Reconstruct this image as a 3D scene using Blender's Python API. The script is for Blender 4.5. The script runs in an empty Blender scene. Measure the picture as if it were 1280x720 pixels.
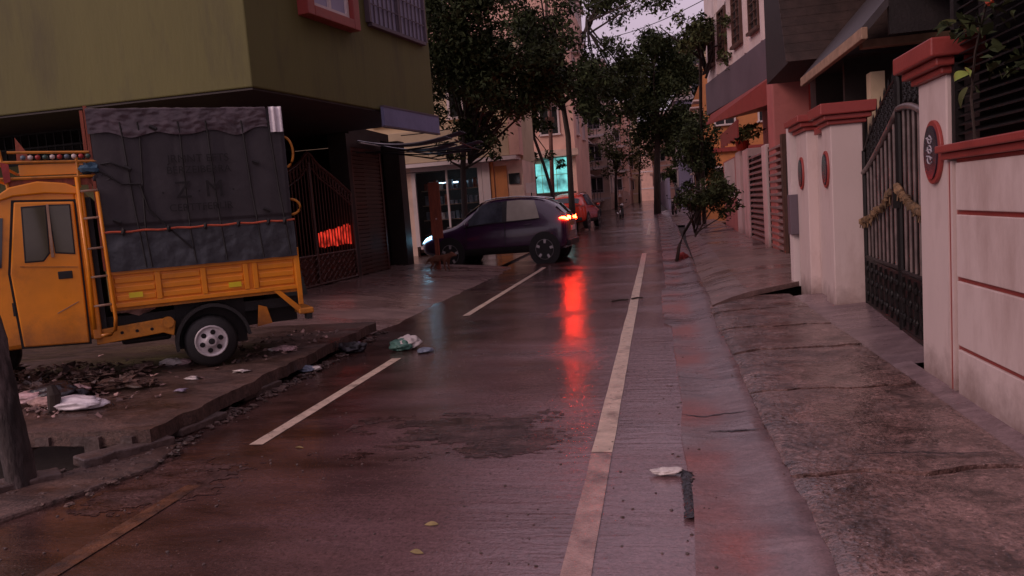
import bpy, bmesh, math, random
import numpy as np
from mathutils import Vector, Matrix, noise

# ------------------------------------------------------------------ camera
S = bpy.context.scene
COL = S.collection
cam = bpy.data.cameras.new('camera')
cam.lens = 950.0 / 1280.0 * 36.0
cam.sensor_width = 36.0
cam.clip_start = 0.05
cam.clip_end = 1500.0
camo = bpy.data.objects.new('camera', cam)
COL.objects.link(camo)
_F = 950.0
_a = Vector(((820 - 640) / _F, -(249 - 360) / _F, -1.0))
_b = Vector(((1820 - 640) / _F, -(249 - 1000 * math.tan(math.radians(4.3)) - 360) / _F, -1.0))
_Y = _a.normalized()
_Z = _b.cross(_a).normalized()
if _Z.y < 0:
    _Z = -_Z
_X = _Y.cross(_Z)
_m = Matrix((_X, _Y, _Z)).to_4x4()
_m.translation = Vector((0, 0, 1.5))
camo.matrix_world = _m
S.camera = camo

# ------------------------------------------------------------------ sky, sun, exposure
SUN_EL, SUN_AZ = 30.0, 222.0            # weak, very soft light from behind the viewer
w = bpy.data.worlds.new('World')
S.world = w
w.use_nodes = True
nt = w.node_tree
nt.nodes.clear()
out = nt.nodes.new('ShaderNodeOutputWorld')
bg = nt.nodes.new('ShaderNodeBackground')
sky = nt.nodes.new('ShaderNodeTexSky')
sky.sky_type = 'NISHITA'
sky.sun_disc = False
sky.sun_elevation = math.radians(SUN_EL)
sky.sun_rotation = math.radians(SUN_AZ)
tc = nt.nodes.new('ShaderNodeTexCoord')
mp = nt.nodes.new('ShaderNodeMapping')
mp.inputs['Scale'].default_value = (1, 1, 2.5)
nz = nt.nodes.new('ShaderNodeTexNoise')
nz.inputs['Scale'].default_value = 2.2
nz.inputs['Detail'].default_value = 5
rp = nt.nodes.new('ShaderNodeValToRGB')
rp.color_ramp.elements[0].position = 0.3
rp.color_ramp.elements[0].color = (4.9, 3.62, 4.50, 1)
rp.color_ramp.elements[1].position = 0.7
rp.color_ramp.elements[1].color = (6.6, 4.95, 6.10, 1)
mx = nt.nodes.new('ShaderNodeMixRGB')
mx.inputs['Fac'].default_value = 0.9
nt.links.new(tc.outputs['Generated'], mp.inputs['Vector'])
nt.links.new(mp.outputs['Vector'], nz.inputs['Vector'])
nt.links.new(nz.outputs['Fac'], rp.inputs['Fac'])
nt.links.new(sky.outputs['Color'], mx.inputs['Color1'])
nt.links.new(rp.outputs['Color'], mx.inputs['Color2'])
nt.links.new(mx.outputs['Color'], bg.inputs['Color'])
bg.inputs['Strength'].default_value = 0.10
nt.links.new(bg.outputs['Background'], out.inputs['Surface'])

sun = bpy.data.lights.new('sun', 'SUN')
sun.energy = 0.95
sun.angle = math.radians(25)
sun.color = (1.0, 0.72, 0.66)
suno = bpy.data.objects.new('sun', sun)
COL.objects.link(suno)
_sd = Vector((math.sin(math.radians(SUN_AZ)) * math.cos(math.radians(SUN_EL)),
              math.cos(math.radians(SUN_AZ)) * math.cos(math.radians(SUN_EL)), math.sin(math.radians(SUN_EL))))
suno.rotation_euler = _sd.to_track_quat('Z', 'Y').to_euler()

S.view_settings.view_transform = 'Standard'
S.view_settings.look = 'None'
S.view_settings.exposure = 0.12
S.view_settings.gamma = 1.0
S.render.engine = 'CYCLES'
S.cycles.use_denoising = True
S.cycles.max_bounces = 8
S.cycles.sample_clamp_indirect = 4.0

R = math.radians
random.seed(7)
rng = np.random.default_rng(11)


# ------------------------------------------------------------------ materials
def mat(name, col, rough=0.7, var=0.25, scale=3.0, bump=0.0, bscale=60.0, metal=0.0, spec=0.5,
        dirt=None, dirt_scale=1.6, dirt_lo=0.5, dirt_hi=0.75, emit=None, estr=0.0, stretch=(1, 1, 1), island=0.0, rvar=0.0, trans=0.0,
        sheen=0.0, coat=0.0, damp=None, enoise=0.0):
    m = bpy.data.materials.new(name)
    m.use_nodes = True
    t = m.node_tree
    b = t.nodes['Principled BSDF']
    b.inputs['Roughness'].default_value = rough
    b.inputs['Metallic'].default_value = metal
    b.inputs['Specular IOR Level'].default_value = spec
    b.inputs['Transmission Weight'].default_value = trans
    b.inputs['Coat Weight'].default_value = coat
    b.inputs['Coat Roughness'].default_value = 0.08
    c = t.nodes.new('ShaderNodeTexCoord')
    mpn = t.nodes.new('ShaderNodeMapping')
    mpn.inputs['Scale'].default_value = stretch
    t.links.new(c.outputs['Object'], mpn.inputs['Vector'])
    n = t.nodes.new('ShaderNodeTexNoise')
    n.inputs['Scale'].default_value = scale
    n.inputs['Detail'].default_value = 6
    n.inputs['Roughness'].default_value = 0.65
    t.links.new(mpn.outputs['Vector'], n.inputs['Vector'])
    r = t.nodes.new('ShaderNodeValToRGB')
    lo = [max(0, x * (1 - var)) for x in col]
    hi = [min(1, x * (1 + var)) for x in col]
    r.color_ramp.elements[0].position = 0.32
    r.color_ramp.elements[1].position = 0.68
    r.color_ramp.elements[0].color = (*lo, 1)
    r.color_ramp.elements[1].color = (*hi, 1)
    t.links.new(n.outputs['Fac'], r.inputs['Fac'])
    colout = r.outputs['Color']
    if dirt is not None:
        n2 = t.nodes.new('ShaderNodeTexNoise')
        n2.inputs['Scale'].default_value = dirt_scale
        n2.inputs['Detail'].default_value = 8
        n2.inputs['Roughness'].default_value = 0.7
        t.links.new(mpn.outputs['Vector'], n2.inputs['Vector'])
        mr = t.nodes.new('ShaderNodeMapRange')
        mr.inputs['From Min'].default_value = dirt_lo
        mr.inputs['From Max'].default_value = dirt_hi
        t.links.new(n2.outputs['Fac'], mr.inputs['Value'])
        mm = t.nodes.new('ShaderNodeMixRGB')
        mm.inputs['Color2'].default_value = (*dirt, 1)
        t.links.new(mr.outputs['Result'], mm.inputs['Fac'])
        t.links.new(colout, mm.inputs['Color1'])
        colout = mm.outputs['Color']
    if island > 0:
        g = t.nodes.new('ShaderNodeNewGeometry')
        mr = t.nodes.new('ShaderNodeMapRange')
        mr.inputs['To Min'].default_value = 1 - island
        mr.inputs['To Max'].default_value = 1 + island
        t.links.new(g.outputs['Random Per Island'], mr.inputs['Value'])
        mm = t.nodes.new('ShaderNodeMixRGB')
        mm.blend_type = 'MULTIPLY'
        mm.inputs['Fac'].default_value = 1
        t.links.new(colout, mm.inputs['Color1'])
        t.links.new(mr.outputs['Result'], mm.inputs['Color2'])
        colout = mm.outputs['Color']
    if damp is not None:      # mud splash and rising damp along the foot of the thing
        dc, dz0, dz1 = damp
        sx = t.nodes.new('ShaderNodeSeparateXYZ')
        t.links.new(c.outputs['Object'], sx.inputs['Vector'])
        nd = t.nodes.new('ShaderNodeTexNoise')
        nd.inputs['Scale'].default_value = 5
        nd.inputs['Detail'].default_value = 8
        nd.inputs['Roughness'].default_value = 0.7
        t.links.new(c.outputs['Object'], nd.inputs['Vector'])
        ma = t.nodes.new('ShaderNodeMath')
        ma.operation = 'MULTIPLY_ADD'
        ma.inputs[1].default_value = (dz1 - dz0) * 1.6
        t.links.new(nd.outputs['Fac'], ma.inputs[0])
        t.links.new(sx.outputs['Z'], ma.inputs[2])
        mr = t.nodes.new('ShaderNodeMapRange')
        mr.inputs['From Min'].default_value = dz0 + (dz1 - dz0) * .8
        mr.inputs['From Max'].default_value = dz1 + (dz1 - dz0) * .8
        mr.inputs['To Min'].default_value = 0.85
        mr.inputs['To Max'].default_value = 0.0
        t.links.new(ma.outputs[0], mr.inputs['Value'])
        mm = t.nodes.new('ShaderNodeMixRGB')
        mm.inputs['Color2'].default_value = (*dc, 1)
        t.links.new(mr.outputs['Result'], mm.inputs['Fac'])
        t.links.new(colout, mm.inputs['Color1'])
        colout = mm.outputs['Color']
    t.links.new(colout, b.inputs['Base Color'])
    if rvar > 0:
        n3 = t.nodes.new('ShaderNodeTexNoise')
        n3.inputs['Scale'].default_value = scale * 1.7
        n3.inputs['Detail'].default_value = 5
        t.links.new(mpn.outputs['Vector'], n3.inputs['Vector'])
        mr = t.nodes.new('ShaderNodeMapRange')
        mr.inputs['From Min'].default_value = 0.35
        mr.inputs['From Max'].default_value = 0.65
        mr.inputs['To Min'].default_value = max(0.03, rough - rvar)
        mr.inputs['To Max'].default_value = min(1, rough + rvar)
        t.links.new(n3.outputs['Fac'], mr.inputs['Value'])
        t.links.new(mr.outputs['Result'], b.inputs['Roughness'])
    if bump > 0:
        nb = t.nodes.new('ShaderNodeTexNoise')
        nb.inputs['Scale'].default_value = bscale
        nb.inputs['Detail'].default_value = 4
        t.links.new(mpn.outputs['Vector'], nb.inputs['Vector'])
        bn = t.nodes.new('ShaderNodeBump')
        bn.inputs['Strength'].default_value = bump
        bn.inputs['Distance'].default_value = 0.02
        t.links.new(nb.outputs['Fac'], bn.inputs['Height'])
        t.links.new(bn.outputs['Normal'], b.inputs['Normal'])
    if emit is not None:
        b.inputs['Emission Color'].default_value = (*emit, 1)
        b.inputs['Emission Strength'].default_value = estr
        if enoise > 0:
            ne = t.nodes.new('ShaderNodeTexNoise')
            ne.inputs['Scale'].default_value = enoise
            ne.inputs['Detail'].default_value = 4
            t.links.new(c.outputs['Object'], ne.inputs['Vector'])
            mr = t.nodes.new('ShaderNodeMapRange')
            mr.inputs['From Min'].default_value = 0.35
            mr.inputs['From Max'].default_value = 0.62
            mr.inputs['To Min'].default_value = estr * 0.15
            mr.inputs['To Max'].default_value = estr * 1.25
            t.links.new(ne.outputs['Fac'], mr.inputs['Value'])
            t.links.new(mr.outputs['Result'], b.inputs['Emission Strength'])
    return m


def wet_mat(name, dark, light, wet=0.1, dry=0.5, lo=0.42, hi=0.6, pscale=0.55, stretch=(0.7, 1.6, 1), grain=0.35, ripple=0.2,
            specks=None, stain=None, cscale=2.3, distort=0.0, fine=0.0, film=None, spec=0.5, stain_x=None, gscale=75, gdist=0.006):
    """rain-soaked ground: patches of standing film between rougher stone, aggregate grain and ripples"""
    m = bpy.data.materials.new(name)
    m.use_nodes = True
    t = m.node_tree
    L = t.links.new
    N = t.nodes.new
    b = t.nodes['Principled BSDF']
    b.inputs['Specular IOR Level'].default_value = spec
    c = N('ShaderNodeTexCoord')
    mpn = N('ShaderNodeMapping')
    mpn.inputs['Scale'].default_value = stretch
    L(c.outputs['Object'], mpn.inputs['Vector'])
    n = N('ShaderNodeTexNoise')
    n.inputs['Scale'].default_value = pscale
    n.inputs['Detail'].default_value = 9
    n.inputs['Roughness'].default_value = 0.62
    L(mpn.outputs['Vector'], n.inputs['Vector'])
    mr = N('ShaderNodeMapRange')
    mr.inputs['From Min'].default_value = lo
    mr.inputs['From Max'].default_value = hi
    mr.inputs['To Min'].default_value = wet
    mr.inputs['To Max'].default_value = dry
    L(n.outputs['Fac'], mr.inputs['Value'])
    L(mr.outputs['Result'], b.inputs['Roughness'])
    n1 = N('ShaderNodeTexNoise')
    n1.inputs['Scale'].default_value = cscale
    n1.inputs['Detail'].default_value = 10
    n1.inputs['Distortion'].default_value = distort
    n1.inputs['Roughness'].default_value = 0.72
    L(mpn.outputs['Vector'], n1.inputs['Vector'])
    r = N('ShaderNodeValToRGB')
    r.color_ramp.elements[0].position = 0.36
    r.color_ramp.elements[1].position = 0.66
    r.color_ramp.elements[0].color = (*dark, 1)
    r.color_ramp.elements[1].color = (*light, 1)
    L(n1.outputs['Fac'], r.inputs['Fac'])
    co = r.outputs['Color']
    if stain is not None:
        n2 = N('ShaderNodeTexNoise')
        n2.inputs['Scale'].default_value = 0.9
        n2.inputs['Detail'].default_value = 7
        L(c.outputs['Object'], n2.inputs['Vector'])
        m2 = N('ShaderNodeMapRange')
        m2.inputs['From Min'].default_value = 0.44
        m2.inputs['From Max'].default_value = 0.6
        L(n2.outputs['Fac'], m2.inputs['Value'])
        mm = N('ShaderNodeMixRGB')
        mm.inputs['Color2'].default_value = (*stain, 1)
        L(m2.outputs['Result'], mm.inputs['Fac'])
        if stain_x is not None:
            sp = N('ShaderNodeSeparateXYZ')
            L(c.outputs['Object'], sp.inputs['Vector'])
            mq = N('ShaderNodeMath')
            mq.operation = 'MULTIPLY_ADD'
            mq.inputs[1].default_value = 0.35
            L(n1.outputs['Fac'], mq.inputs[0])
            L(sp.outputs['X'], mq.inputs[2])
            mr2 = N('ShaderNodeMapRange')
            mr2.inputs['From Min'].default_value = stain_x + .10
            mr2.inputs['From Max'].default_value = stain_x + .26
            mr2.inputs['To Min'].default_value = 1
            mr2.inputs['To Max'].default_value = 0
            L(mq.outputs[0], mr2.inputs['Value'])
            mt = N('ShaderNodeMath')
            mt.operation = 'MULTIPLY'
            L(m2.outputs['Result'], mt.inputs[0])
            L(mr2.outputs['Result'], mt.inputs[1])
            L(mt.outputs[0], mm.inputs['Fac'])
        L(co, mm.inputs['Color1'])
        co = mm.outputs['Color']
    if film is not None:       # sky sheen painted into the colour, stronger towards the right road edge
        sx = N('ShaderNodeSeparateXYZ')
        L(c.outputs['Object'], sx.inputs['Vector'])
        nf = N('ShaderNodeTexNoise')
        nf.inputs['Scale'].default_value = 1.1
        nf.inputs['Detail'].default_value = 8
        mpf = N('ShaderNodeMapping')
        mpf.inputs['Scale'].default_value = (0.7, 1.5, 1)
        L(c.outputs['Object'], mpf.inputs['Vector'])
        L(mpf.outputs['Vector'], nf.inputs['Vector'])
        ma = N('ShaderNodeMath')
        ma.operation = 'MULTIPLY_ADD'
        ma.inputs[1].default_value = 4.2
        L(nf.outputs['Fac'], ma.inputs[0])
        L(sx.outputs['X'], ma.inputs[2])
        m5 = N('ShaderNodeMapRange')
        m5.inputs['From Min'].default_value = -0.7
        m5.inputs['From Max'].default_value = 1.7
        L(ma.outputs[0], m5.inputs['Value'])
        mm = N('ShaderNodeMixRGB')
        mm.inputs['Color2'].default_value = (*film, 1)
        L(m5.outputs['Result'], mm.inputs['Fac'])
        L(co, mm.inputs['Color1'])
        co = mm.outputs['Color']
    if fine > 0:
        n6 = N('ShaderNodeTexNoise')
        n6.inputs['Scale'].default_value = 42
        n6.inputs['Detail'].default_value = 6
        n6.inputs['Roughness'].default_value = 0.75
        n6.inputs['Distortion'].default_value = 0.8
        L(c.outputs['Object'], n6.inputs['Vector'])
        m6 = N('ShaderNodeMapRange')
        m6.inputs['From Min'].default_value = 0.35
        m6.inputs['From Max'].default_value = 0.65
        m6.inputs['To Min'].default_value = 1 - fine
        m6.inputs['To Max'].default_value = 1 + fine
        L(n6.outputs['Fac'], m6.inputs['Value'])
        mm = N('ShaderNodeMixRGB')
        mm.blend_type = 'MULTIPLY'
        mm.inputs['Fac'].default_value = 1
        L(co, mm.inputs['Color1'])
        L(m6.outputs['Result'], mm.inputs['Color2'])
        co = mm.outputs['Color']
    if specks is not None:
        v = N('ShaderNodeTexVoronoi')
        v.inputs['Scale'].default_value = 38
        v.inputs['Randomness'].default_value = 1
        L(c.outputs['Object'], v.inputs['Vector'])
        n4 = N('ShaderNodeTexNoise')
        n4.inputs['Scale'].default_value = 14
        L(c.outputs['Object'], n4.inputs['Vector'])
        ad = N('ShaderNodeMath')
        ad.operation = 'MULTIPLY_ADD'
        ad.inputs[1].default_value = -0.55
        L(n4.outputs['Fac'], ad.inputs[0])
        L(v.outputs['Distance'], ad.inputs[2])
        m3 = N('ShaderNodeMapRange')
        m3.inputs['From Min'].default_value = -0.235
        m3.inputs['From Max'].default_value = -0.17
        m3.inputs['To Min'].default_value = 1
        m3.inputs['To Max'].default_value = 0
        L(ad.outputs[0], m3.inputs['Value'])
        mm = N('ShaderNodeMixRGB')
        mm.inputs['Color2'].default_value = (*specks, 1)
        L(m3.outputs['Result'], mm.inputs['Fac'])
        L(co, mm.inputs['Color1'])
        co = mm.outputs['Color']
    L(co, b.inputs['Base Color'])
    ng = N('ShaderNodeTexNoise')
    ng.inputs['Scale'].default_value = gscale
    ng.inputs['Detail'].default_value = 5
    L(c.outputs['Object'], ng.inputs['Vector'])
    b1 = N('ShaderNodeBump')
    b1.inputs['Distance'].default_value = gdist
    # grain only where the film of water does not cover it
    ms = N('ShaderNodeMapRange')
    ms.inputs['From Min'].default_value = lo - 0.05
    ms.inputs['From Max'].default_value = hi
    ms.inputs['To Min'].default_value = grain * 0.25
    ms.inputs['To Max'].default_value = grain
    L(n.outputs['Fac'], ms.inputs['Value'])
    L(ms.outputs['Result'], b1.inputs['Strength'])
    L(ng.outputs['Fac'], b1.inputs['Height'])
    mp2 = N('ShaderNodeMapping')
    mp2.inputs['Scale'].default_value = (0.42, 2.0, 1)
    L(c.outputs['Object'], mp2.inputs['Vector'])
    nr = N('ShaderNodeTexNoise')
    nr.inputs['Scale'].default_value = 7.0
    nr.inputs['Detail'].default_value = 6
    nr.inputs['Roughness'].default_value = 0.6
    L(mp2.outputs['Vector'], nr.inputs['Vector'])
    b2 = N('ShaderNodeBump')
    b2.inputs['Distance'].default_value = 0.012
    b2.inputs['Strength'].default_value = ripple
    L(nr.outputs['Fac'], b2.inputs['Height'])
    L(b2.outputs['Normal'], b1.inputs['Normal'])
    L(b1.outputs['Normal'], b.inputs['Normal'])
    return m


MT = dict(
    asphalt=wet_mat('wet_asphalt', (0.030, 0.0140, 0.0115), (0.090, 0.044, 0.038), wet=0.12, dry=0.30, lo=0.46, hi=0.68, specks=(0.22, 0.15, 0.13), grain=0.6, ripple=0.42, fine=0.35, spec=0.9, film=(0.205, 0.116, 0.122), distort=0.4),
    cement=wet_mat('wet_cement_render', (0.13, 0.087, 0.094), (0.26, 0.178, 0.186), wet=0.18, dry=0.45, grain=0.25, ripple=0.25, fine=0.25, distort=0.5),
    gutter=wet_mat('wet_gutter_concrete', (0.115, 0.073, 0.079), (0.25, 0.165, 0.170), spec=0.8, wet=0.14, dry=0.5, lo=0.40, hi=0.62, grain=0.25, ripple=0.35, stain=(0.27, 0.085, 0.072), stain_x=0.36, fine=0.3, distort=0.8),
    slab=wet_mat('wet_rough_concrete', (0.033, 0.0165, 0.0140), (0.255, 0.150, 0.134), wet=0.12, dry=0.36, spec=0.9, lo=0.36, hi=0.6, pscale=1.3, stretch=(1, 1, 1), grain=0.9, ripple=0.15, specks=(0.45, 0.32, 0.30), cscale=4.5, distort=0.7, fine=0.8, gscale=30, gdist=0.016),
    drive=wet_mat('wet_driveway_concrete', (0.14, 0.088, 0.080), (0.30, 0.195, 0.175), wet=0.17, dry=0.45, lo=0.40, hi=0.62, grain=0.25, ripple=0.25, fine=0.3, distort=0.8),
    path=wet_mat('muddy_footpath', (0.040, 0.022, 0.017), (0.14, 0.082, 0.066), wet=0.2, dry=0.65, lo=0.34, hi=0.58, pscale=1.1, grain=0.9, ripple=0.5, specks=(0.16, 0.11, 0.1), fine=0.6, distort=1.0),
    mud=mat('mud', (0.035, 0.022, 0.018), 0.7, 0.5, 1.5, 0.4, 20),
    paint=mat('road_paint', (0.60, 0.46, 0.36), 0.4, 0.25, 9, 0.3, 90, dirt=(0.10, 0.06, 0.05), dirt_scale=3.5, dirt_lo=0.55, dirt_hi=0.72, rvar=0.15),
    wornpaint=mat('worn_road_paint', (0.20, 0.085, 0.045), 0.3, 0.4, 9, 0.3, 90, dirt=(0.045, 0.026, 0.023), dirt_scale=4.0, dirt_lo=0.36, dirt_hi=0.62, rvar=0.15),
    white=mat('white_wall_paint', (0.63, 0.50, 0.47), 0.7, 0.06, 1.2, 0.08, 60, dirt=(0.33, 0.21, 0.18), dirt_scale=1.6, dirt_lo=0.48, dirt_hi=0.85, stretch=(1, 1, 0.35), damp=((0.15, 0.085, 0.07), -.05, .30)),
    white2=mat('white_limewash', (0.66, 0.55, 0.53), 0.75, 0.08, 0.8, 0.05, 40, dirt=(0.3, 0.22, 0.2), dirt_scale=0.6, dirt_lo=0.5, dirt_hi=0.9),
    cream=mat('cream_wall_paint', (0.52, 0.40, 0.26), 0.75, 0.1, 0.8, 0.05, 40, dirt=(0.28, 0.19, 0.13), dirt_scale=0.7, dirt_lo=0.5, dirt_hi=0.9),
    pink=mat('pink_wall_paint', (0.46, 0.145, 0.13), 0.7, 0.1, 1.5, 0.05, 40, dirt=(0.30, 0.08, 0.07), dirt_lo=0.5, dirt_hi=0.9),
    salmon=mat('salmon_wall_paint', (0.70, 0.42, 0.33), 0.75, 0.1, 0.8, 0.05, 40, dirt=(0.30, 0.17, 0.13), dirt_scale=0.6, dirt_lo=0.5, dirt_hi=0.9),
    beige=mat('beige_wall_paint', (0.70, 0.50, 0.40), 0.75, 0.12, 0.8, 0.05, 40, dirt=(0.2, 0.12, 0.09), dirt_scale=0.6, dirt_lo=0.5, dirt_hi=0.9),
    orange=mat('orange_wall_paint', (0.55, 0.21, 0.07), 0.7, 0.12, 1.0, 0.05, 40, dirt=(0.25, 0.1, 0.05), dirt_lo=0.5, dirt_hi=0.9),
    redtrim=mat('red_trim_paint', (0.30, 0.048, 0.040), 0.45, 0.2, 3, 0.1, 50, dirt=(0.15, 0.035, 0.03), dirt_scale=3, dirt_lo=0.5, dirt_hi=0.85),
    green=mat('olive_wall_paint', (0.124, 0.112, 0.031), 0.75, 0.10, 0.9, 0.25, 18, dirt=(0.062, 0.050, 0.024), dirt_scale=1.3, dirt_lo=0.50, dirt_hi=0.80, stretch=(1, 1, 0.22)),
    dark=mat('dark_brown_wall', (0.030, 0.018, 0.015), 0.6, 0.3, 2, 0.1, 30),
    black=mat('black_iron', (0.010, 0.008, 0.008), 0.5, 0.3, 6, 0.1, 60, spec=0.3),
    worn=mat('worn_grey_iron', (.12, .085, .08), .4, .5, 6),
    rust=mat('rusty_brown_iron', (0.090, 0.028, 0.018), 0.45, 0.35, 6, 0.15, 60),
    rooftile=mat('old_brown_roof_tiles', (0.045, 0.026, 0.022), 0.6, 0.4, 3, 0.2, 30),
    roofdark=mat('boards_darkened_against_sun', (0.014, 0.009, 0.009), 0.65, 0.4, 3, 0.2, 30),  # darkness put into the colour to offset the sun on these faces
    wetpaint=mat('pinkish_drowned_road_paint', (0.44, 0.275, 0.235), 0.22, 0.25, 9, 0.2, 90, dirt=(0.10, 0.06, 0.058), dirt_scale=3.0, dirt_lo=0.48, dirt_hi=0.75, rvar=0.1),
    patch=wet_mat('old_coarse_asphalt', (0.026, 0.0125, 0.0105), (0.125, 0.068, 0.062), wet=0.16, dry=0.42, lo=0.42, hi=0.6, pscale=2.0, grain=1.0, ripple=0.3, specks=(0.2, 0.13, 0.115), fine=0.7, spec=0.32, cscale=5, gscale=45, gdist=0.01),
    shutter=mat('brown_shutter_steel', (0.085, 0.038, 0.026), 0.5, 0.25, 3, 0.05, 60),
    yellow=mat('yellow_truck_paint', (0.82, 0.268, 0.005), 0.33, 0.10, 3, 0.03, 25, dirt=(0.40, 0.115, 0.010), dirt_scale=2.2, dirt_lo=0.55, dirt_hi=0.85, coat=0.2, damp=((0.17, 0.062, 0.02), .30, .72)),
    yellowold=mat('scuffed_yellow_paint', (0.55, 0.20, 0.016), 0.5, 0.2, 6, 0.12, 40, dirt=(0.14, 0.055, 0.025), dirt_scale=5, dirt_lo=0.5, dirt_hi=0.75),
    tarp=mat('grey_canvas_tarpaulin', (0.043, 0.037, 0.041), 0.8, 0.14, 2, 0.25, 14),
    tarpblue=mat('blue_grey_plastic_sheet', (0.038, 0.041, 0.048), 0.45, 0.3, 5, 0.5, 12),
    tarptop=mat('purple_brown_plastic_sheet', (0.070, 0.046, 0.054), 0.38, 0.35, 4, 0.3, 16),
    whitesheet=mat('white_plastic_sheet', (0.72, 0.66, 0.68), 0.4, 0.1, 6, 0.3, 20),
    rope=mat('black_strap', (0.010, 0.008, 0.009), 0.7, 0.2, 8),
    ropered=mat('orange_red_rope', (0.50, 0.085, 0.035), 0.7, 0.25, 12),
    print_=mat('faded_black_print', (0.009, 0.007, 0.008), 0.8, 0.4, 9),
    rubber=mat('tyre_rubber', (0.014, 0.012, 0.012), 0.6, 0.3, 8, 0.2, 60),
    silver=mat('grey_wheel_steel', (0.55, 0.50, 0.50), 0.4, 0.25, 8, metal=0.3),
    glass=mat('dark_window_glass', (0.020, 0.022, 0.024), 0.06, 0.1, 2, spec=0.7),
    cabglass=mat('painted_olive_reflection', (0.075, 0.064, 0.036), 0.10, 0.15, 2, spec=0.6),  # olive reflection painted into the glass colour
    carglass=mat('painted_bluish_reflection', (0.060, 0.066, 0.080), 0.08, 0.5, 2.5, spec=0.8),  # bluish reflection put into the base colour of the glass
    slatpaint=mat('brown_pink_slat_paint', (0.25, 0.150, 0.140), 0.6, 0.2, 3, 0.05, 30),
    carpaint=mat('dark_purple_car_paint', (0.040, 0.011, 0.045), 0.22, 0.1, 4, spec=0.6, coat=0.6),
    carred=mat('red_car_paint', (0.60, 0.045, 0.022), 0.25, 0.1, 4, spec=0.5, coat=0.5),
    chrome=mat('bright_metal', (0.6, 0.58, 0.58), 0.25, 0.1, 4, metal=0.9),
    tail=mat('lit_tail_lamp', (0.6, 0.02, 0.01), 0.3, 0.0, 4, emit=(1.0, 0.026, 0.006), estr=125),
    head=mat('lit_head_lamp', (0.8, 0.9, 1.0), 0.3, 0.0, 4, emit=(0.32, 0.72, 1.0), estr=9),
    redreflection=mat('glowing_red_reflection', (0.6, 0.02, 0.01), 0.3, 0.0, 4, emit=(1.0, 0.055, 0.03), estr=0.55, enoise=5.0),  # emission standing in for brake light reflected at the two gates
    bark=mat('dark_bark', (0.040, 0.026, 0.020), 0.85, 0.5, 5, 0.8, 14, stretch=(1, 1, 0.25)),
    barkgrey=mat('grey_weathered_bark', (0.034, 0.023, 0.021), 0.8, 0.75, 6, 1.0, 26, stretch=(1, 1, 0.3), dirt=(0.13, 0.095, 0.09), dirt_scale=7, dirt_lo=0.5, dirt_hi=0.66),
    polemat=mat('red_brown_pole_paint', (0.16, 0.065, 0.048), 0.6, 0.3, 4, 0.1, 30),
    leaf=mat('dark_green_leaves', (0.042, 0.055, 0.022), 0.65, 0.5, 0.6, island=0.6, spec=0.12),
    leaf2=mat('olive_green_leaves', (0.058, 0.068, 0.028), 0.65, 0.5, 0.6, island=0.6, spec=0.12),
    leaf3=mat('mid_green_leaves', (0.075, 0.080, 0.030), 0.65, 0.5, 0.8, island=0.6, spec=0.12),
    brightleaf=mat('pale_green_leaf', (0.28, 0.36, 0.08), 0.35, 0.3, 5),
    wood=mat('red_brown_board', (0.26, 0.060, 0.028), 0.6, 0.35, 5, 0.2, 30, stretch=(4, 4, 0.6)),
    timber=mat('pale_timber', (0.34, 0.21, 0.14), 0.7, 0.3, 5, 0.2, 30),
    slate=mat('slate_grey_paint', (0.115, 0.085, 0.105), 0.65, 0.15, 0.9, 0.06, 30),
    greypurple=mat('grey_awning_sheet', (0.050, 0.040, 0.043), 0.5, 0.2, 2, 0.1, 20),
    signblue=mat('lavender_sign_board', (0.19, 0.19, 0.33), 0.5, 0.25, 1.5, 0.05, 20, dirt=(0.10, 0.10, 0.16), dirt_lo=0.5, dirt_hi=0.8),
    awning=mat('blue_grey_awning_sheet', (0.10, 0.105, 0.14), 0.3, 0.25, 3, 0.1, 20, metal=0.3),
    tube=mat('white_tube', (0.75, 0.72, 0.70), 0.4, 0.1, 4),
    cyan=mat('lit_cyan_glass', (0.1, 0.4, 0.42), 0.2, 0.3, 1.2, emit=(0.20, 0.72, 0.70), estr=0.8, enoise=1.6),
    shoplit=mat('lit_shop_pane', (0.05, 0.07, 0.09), 0.1, 0.3, 1.2, emit=(0.25, 0.40, 0.50), estr=0.10),
    goods=mat('shop_goods', (0.16, 0.16, 0.19), 0.6, 0.6, 3, island=0.6),
    skyglass=mat('sky_blue_sheeting', (0.12, 0.30, 0.42), 0.25, 0.2, 2),
    marigold=mat('dried_marigold', (0.15, 0.088, 0.045), 0.8, 0.5, 30, island=0.5),
    plaque=mat('dark_plaque_stone', (0.022, 0.017, 0.030), 0.25, 0.4, 12),
    plaquetext=mat('pale_plaque_script', (0.34, 0.30, 0.33), 0.5, 0.2, 12),
    bag_w=mat('white_plastic_bag', (0.62, 0.55, 0.52), 0.4, 0.25, 14, 0.4, 30),
    bag_g=mat('green_plastic_bag', (0.08, 0.19, 0.15), 0.4, 0.3, 14, 0.4, 30),
    bag_k=mat('black_plastic_bag', (0.012, 0.010, 0.014), 0.3, 0.3, 14, 0.5, 30),
    bag_b=mat('blue_grey_plastic_bag', (0.16, 0.19, 0.25), 0.4, 0.3, 14, 0.4, 30),
    bag_l=mat('lavender_plastic_bag', (0.30, 0.25, 0.34), 0.4, 0.3, 14, 0.4, 30),
    pinkwrap=mat('pinkish_wrapper', (0.46, 0.30, 0.30), 0.45, 0.35, 14, 0.4, 30),
    litter=mat('mixed_litter', (0.24, 0.15, 0.13), 0.7, 0.5, 9, island=0.85),
    stone=mat('grey_kerb_stone', (0.095, 0.063, 0.055), 0.55, 0.45, 5, 0.6, 25, rvar=0.2),
    dryleaf=mat('yellow_fallen_leaf', (0.27, 0.20, 0.075), 0.5, 0.3, 14),
    dog=mat('brown_dog_coat', (0.17, 0.065, 0.035), 0.8, 0.3, 8, 0.3, 80),
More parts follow.
